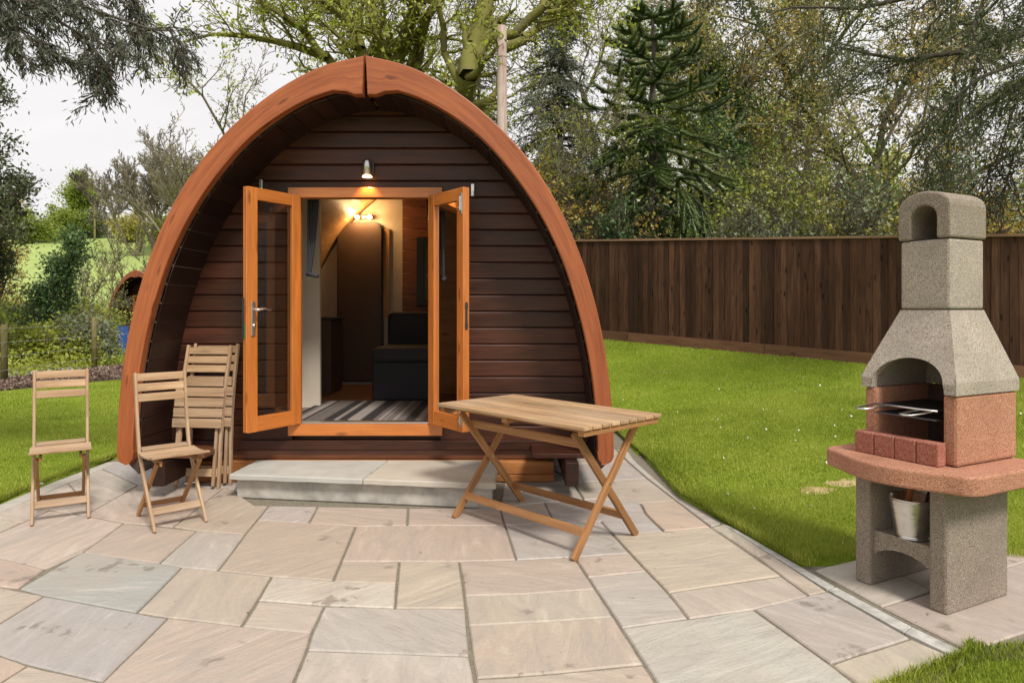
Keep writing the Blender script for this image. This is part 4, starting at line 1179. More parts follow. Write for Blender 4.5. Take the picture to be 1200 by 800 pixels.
def tree(px, Y, top_py, name, label, bark, lm, nleaf, lsize, seed, r=.15, P=None, mx=3, lean=(0, 0), jit=.12, group=None, cat='tree', minlv=2, aspect=.45, ivy=0, multi=1, sides=5, base=None):
    base = base or base_at(px, Y); P = P or {}
    root = empty(name, base, 0, label, cat, group); Hh = ztop(top_py, Y)-base.z
    sk = Skel(seed)
    for q in range(multi):
        a = q*2.4+seed; sp = P.get('spread', .22) if multi > 1 else 0
        sk.grow(base+Vector((math.cos(a)*.1*(multi > 1), math.sin(a)*.1*(multi > 1), 0)), Vector((lean[0]+sp*math.cos(a), lean[1]+sp*math.sin(a), 1)), Hh*.92*(1-.15*(q % 2)), r*(1 if multi == 1 else .6), 0, mx, P)
    sk.mesh('trunk', bark, root, sides, base)
    if nleaf:
        pts, dr = sk.samples(nleaf, minlv, jit*.6, seed, 8, lsize*1.1); leaves('crown', pts, lsize, lm, root, base, aspect, seed)
    if ivy:
        g = np.random.default_rng(seed+9); lv = np.array(sk.lv); ids = np.where(lv == 0)[0]
        A_ = np.array([tuple(sk.a[i]) for i in ids]); B2 = np.array([tuple(sk.b[i]) for i in ids]); k = g.integers(0, len(ids), ivy); t = g.random((ivy, 1))
        pts = A_[k]*(1-t)+B2[k]*t; rr = g.gamma(3, .12+.04*(ivy > 20000), (ivy, 1))+.1; th = g.uniform(0, 6.28, ivy)
        lump = .65+.55*np.sin(pts[:, 2:3]*2.1+th[:, None]*2)
        pts = pts+np.stack([np.cos(th), np.sin(th), g.normal(0, .3, ivy)], 1)*rr*lump
        leaves('ivy', pts, .10, M['l_ivy'], root, base, .8, seed+3)
    return root

# mossy oak behind the pod, with drawn limbs
def limb_tree(name, label, limbs, bark, lm, nleaf, lsize, seed, P, mx=3, base=None, jit=.1, minlv=2, aspect=.5, every=.35, L=1.2, sides=6, droop=0, cat='tree', useDir=False, depth=.6):
    sk = Skel(seed); rng = random.Random(seed); base = Vector(base)
    root = empty(name, base, 0, label, cat)
    for pts, Y, r0, r1 in limbs:
        pp = []
        for i, p in enumerate(pts):
            if len(p) == 3: pp.append(Vector(at(p[0], p[1], p[2])))
            else: pp.append(at(p[0], p[1], Y+rng.uniform(-1, 1)*depth*min(i, 1)))
        sk.limb(pp, r0, r1, mx, P, every, 1, L)
    sk.mesh('trunk', bark, root, sides, base)
    if nleaf:
        pts, dr = sk.samples(nleaf, minlv, jit, seed, 5, lsize*.55); leaves('crown', pts, lsize, lm, root, base, aspect, seed, dr if useDir else None, droop)
    return root, sk

bo = base_at(440, 13)
g0 = (440, HY-(bo.z-H)/13*F*1.0)
oak, _ = limb_tree('oak_tree', 'large mossy oak with spreading limbs and sparse new leaves, directly behind the pod roof',
    [([(440, 420), (440, 250), (437, 150), (432, 100)], 13, .34, .2),
     ([(436, 130), (405, 95), (383, 68), (345, 54), (300, 43), (250, 40), (212, 50)], 13, .13, .015),
     ([(383, 68), (362, 42), (335, 22), (310, 5), (285, -15)], 13, .08, .02),
     ([(436, 130), (422, 60), (405, 10), (395, -60)], 13, .15, .06),
     ([(440, 150), (468, 60), (490, 0), (505, -60)], 13, .18, .08),
     ([(438, 120), (445, 50), (432, -10), (430, -60)], 13, .12, .05),
     ([(450, 120), (490, 70), (500, 20), (530, -30)], 13, .13, .05)],
    M['bark_moss'], M['l_lime'], 9000, .075, 21, dict(wig=.22, rmin=.006, ang=(.5, 1.1), lift=.15, lk=1.5, kids=[1, 1.2, 1.1, 1, 1]), 4, bo, .12, 3, .6, .35, 1.5)
bo = base_at(538, 12)
lt, _ = limb_tree('leaning_tree', 'thick mossy trunk leaning right behind the pod, left of the grey pole',
    [([(535, 420), (536, 250), (541, 130), (549, 90), (553, 55), (568, 0), (575, -60)], 12, .25, .15),
     ([(550, 75), (570, 48), (605, 38), (635, 10), (650, -30)], 12, .11, .05),
     ([(585, 60), (612, 45), (640, 25), (665, 0), (680, -30)], 12, .09, .04),
     ([(640, 15), (665, 12), (690, 18)], 12, .04, .012),
     ([(545, 110), (520, 60), (515, 10), (505, -40)], 12, .08, .03),
     ([(541, 130), (575, 118), (590, 90)], 12, .10, .03)],
    M['bark_moss'], M['l_lime'], 4500, .07, 33, dict(wig=.24, rmin=.006, ang=(.5, 1.2), lift=.1, lk=1.2, kids=[1, 1.1, 1, 1, 1]), 4, bo, .12, 3, .6, .35, 1.2)

BARE = dict(wig=.16, kids=[2.2, 1.5, 1.3, 1.0, 1], ang=(.35, .8), lift=.25, rmin=.009, ratio=.5)
SPR = dict(wig=.15, kids=[1.7, 1.3, 1.1, 1.0, 1], ang=(.5, 1.0), lift=.15, rmin=.006, ratio=.30)
tree(335, 19, 45, 'twiggy_tree', 'pale twiggy tree budding yellow green, seen left of the pod roof against the sky', M['twig'], M['l_lime'], 2600, .08, 41, .12, SPR, 4, multi=2)
tree(288, 21, 95, 'twiggy_tree', 'smaller bare grey twiggy tree rising just above the left slope of the pod roof', M['twig'], M['l_olive'], 900, .07, 42, .10, SPR, 4, multi=2)
# pole
pb = base_at(588, 11.3); pt = at(589, 31, 11.3)
b = MB(220); b.tube([(0, 0, 0), (.01, 0, (pt.z-pb.z)*.5), (0, 0, pt.z-pb.z-.015), (0, 0, pt.z-pb.z)], [.095, .088, .078, .068], 16)
o = b.build('utility_pole', M['polewood'], None, 0, True); o.location = pb; tag(o, 'weathered round wooden pole standing behind the pod roof', 'pole')

# dark conifer built from drooping sprays
def conifer(px, Y, top, wid, name, label, seed, lm, nl=26000, group=None):
    base = base_at(px, Y); root = empty(name, base, 0, label, 'tree', group); Hh = ztop(top, Y)-base.z; sk = Skel(seed); rng = random.Random(seed)
    n = 46; prev = base
    for i in range(20):
        q = base+Vector((rng.gauss(0, .03), rng.gauss(0, .03), Hh*(i+1)/20)); sk.seg(prev, q, .16*(1-i/21), .16*(1-(i+1)/21), 0); prev = q
    for i in range(n):
        t = .08+.9*i/n
        for q in range(4):
            a = rng.uniform(0, 6.28); L = wid*(1-t)**.8*rng.uniform(.6, 1.1)+.2; p = base+Vector((0, 0, Hh*t)); d = Vector((math.cos(a), math.sin(a), .05))
            m = 6
            for k in range(m):
                d = (d+Vector((rng.gauss(0, .1), rng.gauss(0, .1), -.10))).normalized(); e = p+d*L/m; sk.seg(p, e, .035*(1-k/m)+.006, .035*(1-(k+1)/m)+.006, 1)
                for s in (-1, 1):
                    f = e+Vector((-d.y*s+d.x*.6, d.x*s+d.y*.6, -.35)).normalized()*L*.28*(1-k/m*.6)*rng.uniform(.6, 1.1); sk.seg(e, f, .01, .005, 2)
                p = e
    sk.mesh('trunk', M['bark_dark'], root, 5, base)
    pts, dr = sk.samples(nl, 1, .05, seed); leaves('crown', pts, .15, lm, root, base, .22, seed, dr, .5)
    return root
conifer(655, 19, -60, 2.6, 'dark_conifer', 'tall dark conifer behind the pole and pod roof', 51, M['l_conif'], 30000)
conifer(560, 26, -50, 2.6, 'dark_conifer', 'dark conifer half hidden behind the leaning mossy trunk', 52, M['l_conif'], 16000)
THK = dict(wig=.22, kids=[2.2, 1.5, 1.3, 1, 1], ang=(.5, 1.2), lift=0.05, rmin=.004, ratio=.33, trop=-.01)
tree(620, 14.5, 80, 'bare_thicket', 'tangle of bare arching twigs beside the pole above the right pod roof', M['twig'], M['l_lime'], 4500, .06, 61, .05, THK, 4, multi=3, cat='shrub', group='thickets behind the pod')
tree(672, 16.5, 90, 'bare_thicket', 'tangle of bare grey twigs left of the spiky dark monkey puzzle tree', M['bark_grey'], M['l_grey'], 4500, .06, 62, .05, THK, 4, multi=3, cat='shrub', group='thickets behind the pod')

# monkey puzzle
def puzzle():
    Y = 14.2; base = base_at(765, Y); root = empty('monkey_puzzle_tree', base, 0, 'dark spiky monkey puzzle tree with rope-like curving branches behind the fence', 'tree')
    rng = random.Random(77); Hh = ztop(8, Y)-base.z; sk = Skel(77); tr = Skel(78); prev = base
    for i in range(24):
        q = base+Vector((rng.gauss(0, .012), 0, Hh*(i+1)/24)); tr.seg(prev, q, .13*(1-i/26)+.02, .13*(1-(i+1)/26)+.02, 0); prev = q
    def rope(p, d, L, r, curve, lv, n=10):
        for k in range(n):
            t = k/n; d = (d+Vector((rng.gauss(0, .06), rng.gauss(0, .06), curve(t)))).normalized(); e = p+d*L/n
            sk.seg(p, e, r*(1-.2*t), r*(1-.2*(t+1/n)), lv)
            if lv == 1 and k >= 3 and k % 2:
                for s in (-1, 1):
                    if rng.random() < .8:
                        c = rng.uniform(.5, .9); dd = Vector((d.x*c-d.y*s*.8, d.y*c+d.x*s*.8, d.z+rng.uniform(-.05, .15)))
                        rope(e, dd, L*rng.uniform(.26, .42)*(1-.35*t)+.08, r*.85, lambda q: curve(min(1, q+.3))*1.3, 2, 5)
            p = e
    nw = 14
    for w in range(nw):
        t = .10+.87*w/(nw-1); p0 = base+Vector((0, 0, Hh*t)); k = 7 if t < .5 else 5; off = rng.uniform(0, 6.28)
        for i in range(k):
            a = off+6.283*i/k+rng.uniform(-.25, .25)
            L = min(2.3*(1-t)**.45, 1.95)*rng.uniform(.85, 1.1)
            if t < .45: cv = lambda q: -.27+.02*q; dz = .6
            elif t < .66: cv = lambda q: -.15+.20*q; dz = .25
            else: cv = lambda q: -.05+.16*q; dz = .05
            rope(p0, Vector((math.cos(a), math.sin(a), dz)), L, .040, cv, 1)
    for s_ in (-1, 1): rope(base+Vector((0, 0, Hh*.98)), Vector((.7*s_, .2, .7)), .35, .035, lambda q: .05, 2, 5)
    tr.mesh('trunk', M['bark_dark'], root, 8, base)
    sk.mesh('branches', M['l_puzzle'], root, 6, base)
    g = np.random.default_rng(7); A_ = np.array([tuple(x) for x in sk.a]); B2 = np.array([tuple(x) for x in sk.b]); L = np.linalg.norm(B2-A_, axis=1)
    n = 90000; k = g.choice(len(L), n, p=L/L.sum()); t = g.random((n, 1)); pts = A_[k]*(1-t)+B2[k]*t-np.array(base); D = (B2-A_)[k]/L[k][:, None]
    u = g.normal(0, 1, (n, 3)); u -= D*(u*D).sum(1, keepdims=True); u /= np.linalg.norm(u, axis=1, keepdims=True); s_ = np.cross(D, u)
    rr = .036; V = np.zeros((n, 3, 3)); V[:, 0] = pts+u*rr+s_*.014; V[:, 1] = pts+u*rr-s_*.014; V[:, 2] = pts+u*(rr+.035)+D*.05
    np_mesh('scales', V.reshape(-1, 3), np.arange(n*3).reshape(n, 3), M['l_puzzle'], rnd=g.random(n), parent=root)
    # ivy climbing the trunk
    m = 2600; th = g.uniform(0, 6.28, m); z = g.uniform(.3, Hh*.72, m); r_ = .15+g.gamma(2, .06, m)
    leaves('ivy', np.stack([np.cos(th)*r_, np.sin(th)*r_, z], 1), .085, M['l_ivy'], root, None, .8, 5)
puzzle()

# woodland to the right
SP2 = dict(wig=.17, kids=[2.0, 1.4, 1.2, 1.0, 1], ang=(.5, 1.15), lift=.12, rmin=.008, ratio=.42, start=[.18, .15, .1, 0, 0])
tree(893, 17, -140, 'ivy_clad_tree', 'tall tree thickly clad in dark ivy, right of the monkey puzzle', M['bark_grey'], M['l_rust'], 8000, .10, 71, .2, SP2, 4, ivy=26000, group='woodland trees beyond the fence', jit=.2)
tree(1003, 18, -120, 'slender_tree', 'slender straight trunk with bronze buds standing left of the barbecue chimney', M['bark_grey'], M['l_rust'], 9000, .09, 72, .13, SP2, 4, ivy=1500, group='woodland trees beyond the fence', jit=.2)
tree(1040, 20, -100, 'slender_tree', 'slender straight trunk with olive leaves close above the barbecue chimney', M['bark_grey'], M['l_olive'], 11000, .10, 73, .14, SP2, 4, ivy=2500, group='woodland trees beyond the fence', jit=.2)
tree(850, 22, 20, 'leafy_tree', 'bright green leafy tree between the monkey puzzle and the ivy clad tree', M['bark_grey'], M['l_lime'], 14000, .12, 74, .18, SP2, 4, jit=.35, group='woodland trees beyond the fence')
tree(945, 24, -40, 'leafy_tree', 'olive leafy tree just right of the ivy clad tree', M['bark_grey'], M['l_olive'], 11000, .11, 75, .17, SP2, 4, jit=.3, group='woodland trees beyond the fence')
tree(1110, 26, 60, 'leafy_tree', 'loose olive tree behind the barbecue chimney', M['bark_grey'], M['l_lime'], 5000, .12, 76, .16, SP2, 4, jit=.3, group='woodland trees beyond the fence')
tree(800, 25, -80, 'leafy_tree', 'thin budding tree with pale twigs behind the top of the monkey puzzle', M['bark_moss'], M['l_lime'], 7000, .11, 77, .16, SP2, 4, jit=.2, group='woodland trees beyond the fence')
tree(720, 24, -60, 'leafy_tree', 'thin leafless tree between the dark conifer and the monkey puzzle', M['bark_grey'], M['l_olive'], 3000, .09, 78, .14, SP2, 4, jit=.2, group='woodland trees beyond the fence')
tree(1180, 24, 150, 'leafy_tree', 'low olive tree at the right edge, above the end of the fence', M['bark_dark'], M['l_mid'], 12000, .12, 79, .13, SP2, 4, jit=.3, group='woodland trees beyond the fence')
tree(490, 25, -60, 'leafy_tree', 'budding tree seen through the limbs of the mossy oak', M['bark_moss'], M['l_lime'], 7000, .10, 80, .16, SP2, 4, jit=.2, group='woodland trees beyond the fence')
tree(905, 33, 120, 'leafy_tree', 'distant green tree low behind the ivy clad trunk', M['bark_grey'], M['l_lime'], 9000, .17, 83, .2, SP2, 3, jit=.5, group='woodland trees beyond the fence')
tree(990, 34, 190, 'leafy_tree', 'distant green tree low between the slender trunks', M['bark_grey'], M['l_lime'], 7000, .17, 84, .2, SP2, 3, jit=.5, group='woodland trees beyond the fence')
tree(700, 32, 60, 'leafy_tree', 'distant green tree low behind the bare twigs by the conifer', M['bark_grey'], M['l_lime'], 10000, .17, 85, .2, SP2, 3, jit=.5, group='woodland trees beyond the fence')

# shrubs
def shrub(px, Y, top, wpx, name, label, lm, seed, n=9000, ls=.09, bark=None, group=None, aspect=.6, low=None, dens=1.0):
    base = base_at(px, Y); root = empty(name, base, 0, label, 'shrub', group); hh = ztop(top, Y)-base.z; w = wpx/F*Y/2; sk = Skel(seed); rng = random.Random(seed)
    stems = 12
    for i in range(stems):
        a = rng.uniform(0, 6.28); rr = rng.random()**.5; tip = Vector((math.cos(a)*w*rr, math.sin(a)*w*rr*.8, hh*(1-.35*rr*rr)*rng.uniform(.8, 1.05)))
        p = base+Vector((math.cos(a)*.1, math.sin(a)*.1, 0)); d = tip
        sk.grow(p, Vector((tip.x*.8, tip.y*.8, tip.z)), tip.length, .022, 1, 4, dict(wig=.15, n=[5, 8, 5, 4, 3], kids=[2, 2.2, 1.6, 1, 1], ang=(.4, 1.1), ratio=.38, lift=.1, rmin=.004, trop=.02, start=[.1, .12, .1, 0, 0]))
    sk.mesh('stems', bark or M['twig_dark'], root, 4, base)
    g = np.random.default_rng(seed); pts, dr = sk.samples(n, 2, .05+.02*hh, seed, 6, ls*.8)
    leaves('foliage', pts, ls, lm, root, base, aspect, seed)
    return root
G1 = 'shrubs showing above the timber fence'
S = [(648, 14.2, 178, 80, 'l_rust', 'bronze and yellow shrub touching the right pod roof edge'), (690, 16.6, 180, 100, 'l_yellow', 'bright yellow green shrub left of the monkey puzzle'),
     (668, 13.6, 212, 70, 'l_holly', 'dark green shrub low beside the pod roof above the fence end'), (735, 18, 225, 90, 'l_lime', 'lime shrub seen beneath the drooping monkey puzzle branches'),
     (805, 19, 215, 90, 'l_lime', 'lime shrub low behind the right side of the monkey puzzle'), (888, 15.5, 212, 80, 'l_lime', 'bright lime shrub right of the monkey puzzle above the fence'),
     (865, 17.5, 150, 90, 'l_mid', 'tall green shrub rising beside the right edge of the monkey puzzle'),
     (915, 13.2, 235, 90, 'l_grey', 'grey green rounded shrub above the middle of the fence'), (965, 13, 228, 80, 'l_grey', 'grey green shrub left of the yellow one near the barbecue'),
     (880, 16, 170, 100, 'l_mid', 'dense green shrub around the foot of the ivy clad tree'), (960, 16.5, 190, 110, 'l_olive', 'olive shrub behind the grey green shrubs'),
     (1028, 12.6, 240, 70, 'l_yellow', 'yellow green shrub just left of the barbecue chimney'), (1060, 14, 205, 100, 'l_holly', 'dark shrub directly behind the barbecue chimney'),
     (1172, 12, 232, 60, 'l_rust', 'rusty orange shrub right of the barbecue chimney'), (1215, 12.5, 215, 90, 'l_mid', 'green shrub at the right end of the fence'),
     (1120, 15, 190, 110, 'l_holly', 'dark evergreen shrub above the barbecue cap')]
for i, (px, Y, top, w, lm, lab) in enumerate(S):
    shrub(px, Y, top, w, 'garden_shrub', lab, M[lm], 300+i, 7500, .085 if lm != 'l_grey' else .07, group=G1)

# white shed beyond the fence at far right
p = at(1183, 262, 17); b = MB(230)
sh = empty('white_shed', (p.x+.4, 17.5, hz(p.x, 17.5)), 0, 'small white boarded shed glimpsed beyond the fence at the far right', 'shed')
zt = ztop(248, 17)-sh.location.z
b = MB(230)
for k in range(14): b.box((0, 0, .1+k*zt/14), (1.5, 1.4, zt/14-.012))
b.build('wall', M['offwhite'], sh, .004)
b = MB(231); b.box((0, 0, zt+.03), (1.7, 1.6, .06)); b.build('roof', M['slabtop'], sh, .01)

# evergreen overhanging from the right
OV = dict(wig=.2, kids=[1, 1.8, 1.5, 1.1, 1], ang=(.4, 1.0), lift=-.12, rmin=.004, trop=-.05, lk=1.5, ratio=.6, bare=.05)
bo = Vector((7.6, 8.2, hz(7.6, 8.2)))
limb_tree('evergreen_oak', 'dark evergreen oak hanging its narrow leaved branches over the top right corner',
    [([(1341, 500, 8.2), (1335, 200, 8.2), (1330, -150, 8.2)], 8.2, .25, .15),
     ([(1335, 60, 8), (1230, 30, 7.8), (1130, 60, 7.6), (1060, 70, 7.6), (985, 55, 7.5)], 8, .07, .012),
     ([(1335, -20, 8), (1220, -30, 7.5), (1100, -10, 7.2), (1010, 10, 7.2), (930, 10, 7.2)], 8, .07, .012),
     ([(1335, -60, 8), (1200, -70, 8.4), (1050, -50, 8.6), (900, -40, 8.6), (860, -20, 8.6)], 8, .07, .012),
     ([(1335, 130, 8), (1240, 90, 8.3), (1180, 110, 8.4), (1120, 150, 8.4), (1085, 190, 8.4)], 8, .06, .012),
     ([(1335, 90, 8), (1220, 60, 7), (1150, 90, 6.9), (1100, 130, 6.9)], 8, .05, .012)],
    M['bark_dark'], M['l_dark'], 34000, .06, 91, OV, 3, bo, .05, 2, .27, .28, 1.15, 5, .3, useDir=True, depth=0)
TW = dict(wig=.16, kids=[1, 1.5, 1.2, 1, 1], ang=(.3, .8), lift=-.05, rmin=.004, trop=-.03, lk=1.6, ratio=.6, bare=.1)
limb_tree('bare_hanging_branch', 'thin dark nearly leafless branches drooping at the right edge above the shed',
    [([(1300, 480, 9.5), (1298, 200, 9.5), (1290, 40, 9.5)], 9.5, .12, .08),
     ([(1295, 60, 9.5), (1230, 70, 9.3), (1190, 120, 9.2), (1165, 190, 9.2), (1150, 215, 9.2)], 9, .04, .006),
     ([(1295, 40, 9.5), (1220, 120, 9), (1190, 175, 9), (1180, 225, 9)], 9, .035, .006),
     ([(1295, 100, 9.5), (1240, 140, 9), (1205, 190, 9), (1195, 245, 9)], 9, .03, .006)],
    M['bark_dark'], M['l_dark'], 1500, .07, 92, TW, 4, Vector(((700/800*9.5), 9.5, hz(8.3, 9.5))), .04, 3, .3, .3, .9, 5, .2, depth=0)

# conifer branches from the upper left
CB = dict(wig=.14, kids=[1, 2.0, 1.6, 1.1, 1], ang=(.35, .9), lift=-.22, rmin=.003, trop=-.085, lk=2.2, ratio=.55, bare=.03)
limb_tree('overhanging_conifer', 'grey green conifer sprays hanging into the sky from the upper left corner',
    [([(-330, 620, 5.2), (-320, 100, 5.2), (-310, -200, 5.2)], 5.2, .2, .12),
     ([(-315, -60, 5.2), (-150, -60, 5.2), (0, -35, 5.1), (90, 5, 5.0), (150, 25, 5.0), (200, 38, 5.0)], 5, .045, .006),
     ([(-315, -20, 5.2), (-150, -35, 5.0), (-20, -10, 4.8), (50, 10, 4.8), (100, 45, 4.8), (125, 75, 4.8)], 5, .045, .006),
     ([(-315, 0, 5.2), (-150, -20, 4.7), (-30, 10, 4.7), (20, 30, 4.7), (50, 60, 4.7)], 5, .04, .006),
     ([(-315, -100, 5.2), (-100, -80, 5.6), (60, -50, 5.6), (140, -25, 5.6), (165, 10, 5.6)], 5, .04, .006)],
    M['bark_dark'], M['l_conif'], 42000, .05, 95, CB, 4, Vector((-930/800*5.2, 5.2, 0)), .012, 2, .2, .16, .50, 5, .55, useDir=True, depth=0)

# left edge evergreen, holly and bushes
tree(-22, 13.5, 110, 'holm_oak', 'dark rounded evergreen tree cut by the left edge of the view', M['bark_dark'], M['l_dark'], 26000, .085, 101, .13, dict(wig=.2, kids=[2.4, 1.7, 1.4, 1, 1], ang=(.6, 1.25), lift=.05, rmin=.006, ratio=.40, start=[.3, .1, .1, 0, 0]), 4, jit=.1)
tree(20, 17, 262, 'holly_tree', 'small dark holly tree with a thin trunk at the left, above the green shrubs', M['bark_dark'], M['l_holly'], 9000, .09, 102, .09, dict(wig=.13, kids=[2.6, 1.6, 1.3, 1, 1], ang=(.6, 1.2), lift=.05, rmin=.006, ratio=.22, start=[.22, .1, .1, 0, 0]), 4, jit=.14)
tree(-5, 19, 240, 'holly_tree', 'brownish evergreen bush tree at the left edge, beside the holly', M['bark_dark'], M['l_rust'], 14000, .09, 103, .09, dict(wig=.15, kids=[3, 1.8, 1.4, 1, 1], ang=(.6, 1.2), lift=.05, rmin=.006, ratio=.4, start=[.2, .1, .1, 0, 0]), 4, jit=.14)
tree(102, 21, 285, 'budding_bush', 'pale twiggy budding bush in front of the green field', M['twig'], M['l_lime'], 3500, .05, 104, .04, dict(wig=.14, kids=[2.4, 1.5, 1.2, 1, 1], ang=(.3, .8), lift=.15, rmin=.004, ratio=.35, start=[.1, .1, .1, 0, 0]), 4, multi=4, cat='shrub')
tree(176, 26, 236, 'sapling', 'bare young tree with fine crossing twigs left of the pod arch, before the field', M['twig_dark'], M['l_olive'], 1200, .06, 105, .06, dict(wig=.15, kids=[1.6, 1.3, 1.2, 1, 1], ang=(.5, 1.0), lift=.1, rmin=.005, ratio=.36, start=[.2, .1, .1, 0, 0]), 4, multi=2)
G2 = 'green shrubs beyond the wire fence'
S2 = [(-25, 14.5, 372, 110, 'l_mid'), (28, 15.5, 375, 80, 'l_lime'), (62, 15.8, 385, 70, 'l_lime'), (92, 16.6, 372, 70, 'l_grey'), (98, 18.5, 385, 50, 'l_lime'), (45, 18.5, 352, 80, 'l_lime'), (5, 17.5, 350, 80, 'l_mid'), (90, 19.5, 350, 90, 'l_lime'), (88, 21, 362, 50, 'l_mid')]
L2 = ['leafy green shrub at the left edge beside the nearer fence post', 'lime green shrub just right of the nearer wire fence post', 'fresh lime shrub above the back of the leftmost chair', 'grey green shrub just left of the mossy farther fence post', 'lime shrub right behind the farther mossy fence post', 'lime shrub below the holly trunk', 'green shrub under the brownish evergreen', 'lime shrub at the foot of the pale budding bush', 'darker green shrub behind the lime ones, at the lower edge of the field']
for i, (px, Y, top, w, lm) in enumerate(S2): shrub(px, Y, top, w, 'hedge_shrub', L2[i], M[lm], 400+i, 6500, .085, group=G2, bark=M['twig'])
# hilltop trees
G3 = 'trees along the top of the field'
BH = dict(wig=.11, kids=[1.9, 1.6, 1.3, 1.0, 1], ang=(.35, .8), lift=.2, rmin=.02, ratio=.45, spread=.42, start=[.4, .1, .1, 0, 0])
RD = dict(wig=.15, kids=[3, 1.8, 1.4, 1.1, 1], ang=(.6, 1.2), lift=.1, rmin=.03, ratio=.42, start=[.12, .1, .1, 0, 0])
tree(100, 112, 214, 'round_tree', 'rounded green tree at the top of the field', M['bark_grey'], M['l_mid'], 14000, .42, 111, .35, RD, 4, jit=.55, group=G3)
tree(127, 108, 206, 'bare_tree', 'small bare tree on the field skyline between the round green tree and the bare group', M['twig_dark'], None, 0, 0, 112, .3, BH, 4, group=G3, multi=3)
for i, (px, Y, top, lab) in enumerate([(160, 82, 188, 'bare tree on the skyline, left one of the tall bare group'), (183, 84, 172, 'bare tree on the skyline, tallest in the middle of the bare group'), (206, 80, 172, 'bare tree on the skyline beside the pod arch'), (228, 82, 168, 'bare tree on the skyline partly behind the pod arch')]):
    tree(px, Y, top, 'bare_tree', lab, M['twig'], None, 0, 0, 120+i, .34, BH, 4, group=G3, jit=.2, multi=4)
for i, (px, Y, top, w, lm, lab) in enumerate([(72, 100, 248, 60, 'l_mid', 'low green hedge bush on the skyline left of the round tree'), (110, 104, 252, 60, 'l_grey', 'low hedge bush under the round skyline tree'), (150, 98, 252, 60, 'l_olive', 'olive hedge bush on the skyline under the small bare tree'), (190, 92, 250, 60, 'l_lime', 'pale hedge bush on the skyline under the bare group'), (222, 92, 252, 50, 'l_mid', 'green hedge bush on the skyline beside the pod arch'), (30, 95, 250, 70, 'l_mid', 'green hedge bush on the skyline behind the holly')]):
    shrub(px, Y, top, w, 'skyline_bush', lab, M[lm], 500+i, 7000, .34, group='hedge bushes along the skyline')
b = MB(240); pb = base_at(111, 100); zt = ztop(243, 100)-pb.z; b.tube([(0, 0, 0), (0, 0, zt)], [.16, .11], 8); b.box((0, 0, zt-.5), (1.2, .1, .12))
o = b.build('power_pole', M['post']); o.location = pb; tag(o, 'thin distant pole standing in the field on the skyline', 'pole')

# ------------------------------------------------------------------ wire fence, bark bed
wf = empty('wire_fence', (-9.2, 13.8, 0), 0, 'low wire fence with round mossy wooden posts along the bark bed', 'fence')
pp = []
for Y, zt, x in ((9.6, 1.1, -9.3), (12.3, 1.07, -9.15), (15.25, 1.16, -9.33), (18.4, 1.1, -9.45), (21.4, 1.1, -9.5)):
    b = MB(int(Y*10)); b.tube([(x+9.2, Y-13.8, -.1), (x+9.2, Y-13.8, zt-.02), (x+9.2, Y-13.8, zt)], [.06, .055, .045], 10); b.build('post', M['post'], wf, 0, True); pp.append((x, Y))
for z in (.25, .5, .75, 1.0):
    b = MB(int(z*100)); b.tube([(x+9.2+.062, Y-13.8, z) for x, Y in pp], .004, 5); b.build('wire', M['wire'], wf)
# bark mulch strip
c = [ground(-80, 466), ground(0, 459), ground(40, 455), ground(96, 449), ground(137, 446), ground(200, 441)]
d = [ground(200, 425), ground(137, 431), ground(96, 437), ground(40, 444), ground(0, 450), ground(-80, 457)]
b = MB(); 
ring = [(p.x, p.y) for p in c+d]; n_ = len(ring)
b.prism(ring, -.05, .035); o = b.build('bark_bed', M['bark_mulch']); tag(o, kind='structure')
g = np.random.default_rng(3); n = 26000; t = g.random(n)*5; i0 = np.minimum(t.astype(int), 4); fr = (t-i0)[:, None]
Cc = np.array([tuple(p) for p in c]); Dd = np.array([tuple(p) for p in d[::-1]]); a_ = Cc[i0]*(1-fr)+Cc[i0+1]*fr; e_ = Dd[i0]*(1-fr)+Dd[i0+1]*fr; u = g.random((n, 1)); P = a_*(1-u)+e_*u; P[:, 2] = .035+g.random(n)*.04
o = leaves('bark_chips', P, .05, M['chips'], aspect=.5, seed=3); tag(o, 'brown bark chips mulching the bed along the lawn', 'bark mulch', kind='stuff')
P = np.stack([g.uniform(-14, -8.6, 9000), g.uniform(12, 19, 9000), np.full(9000, .0)], 1); P = P[(P[:, 0] < -9.5)]; P[:, 2] = height(P[:, 0], P[:, 1])+.05
o = leaves('pale_gravel', P, .07, M['gravel'], aspect=.8, seed=4); tag(o, 'pale stones showing between the shrubs beyond the wire fence', 'gravel', kind='stuff')
# ground cover among the left shrubs and beneath the woodland
P = np.stack([g.uniform(-19, -9.3, 60000), g.uniform(12, 26, 60000), np.zeros(60000)], 1); P[:, 2] = height(P[:, 0], P[:, 1])+np.minimum(g.gamma(2, .10, 60000), .5)
o = leaves('ground_cover', P, .08, M['l_lime'], aspect=.5, seed=6); tag(o, 'low leafy ground cover between the shrubs beyond the wire fence', 'ground cover', kind='stuff')

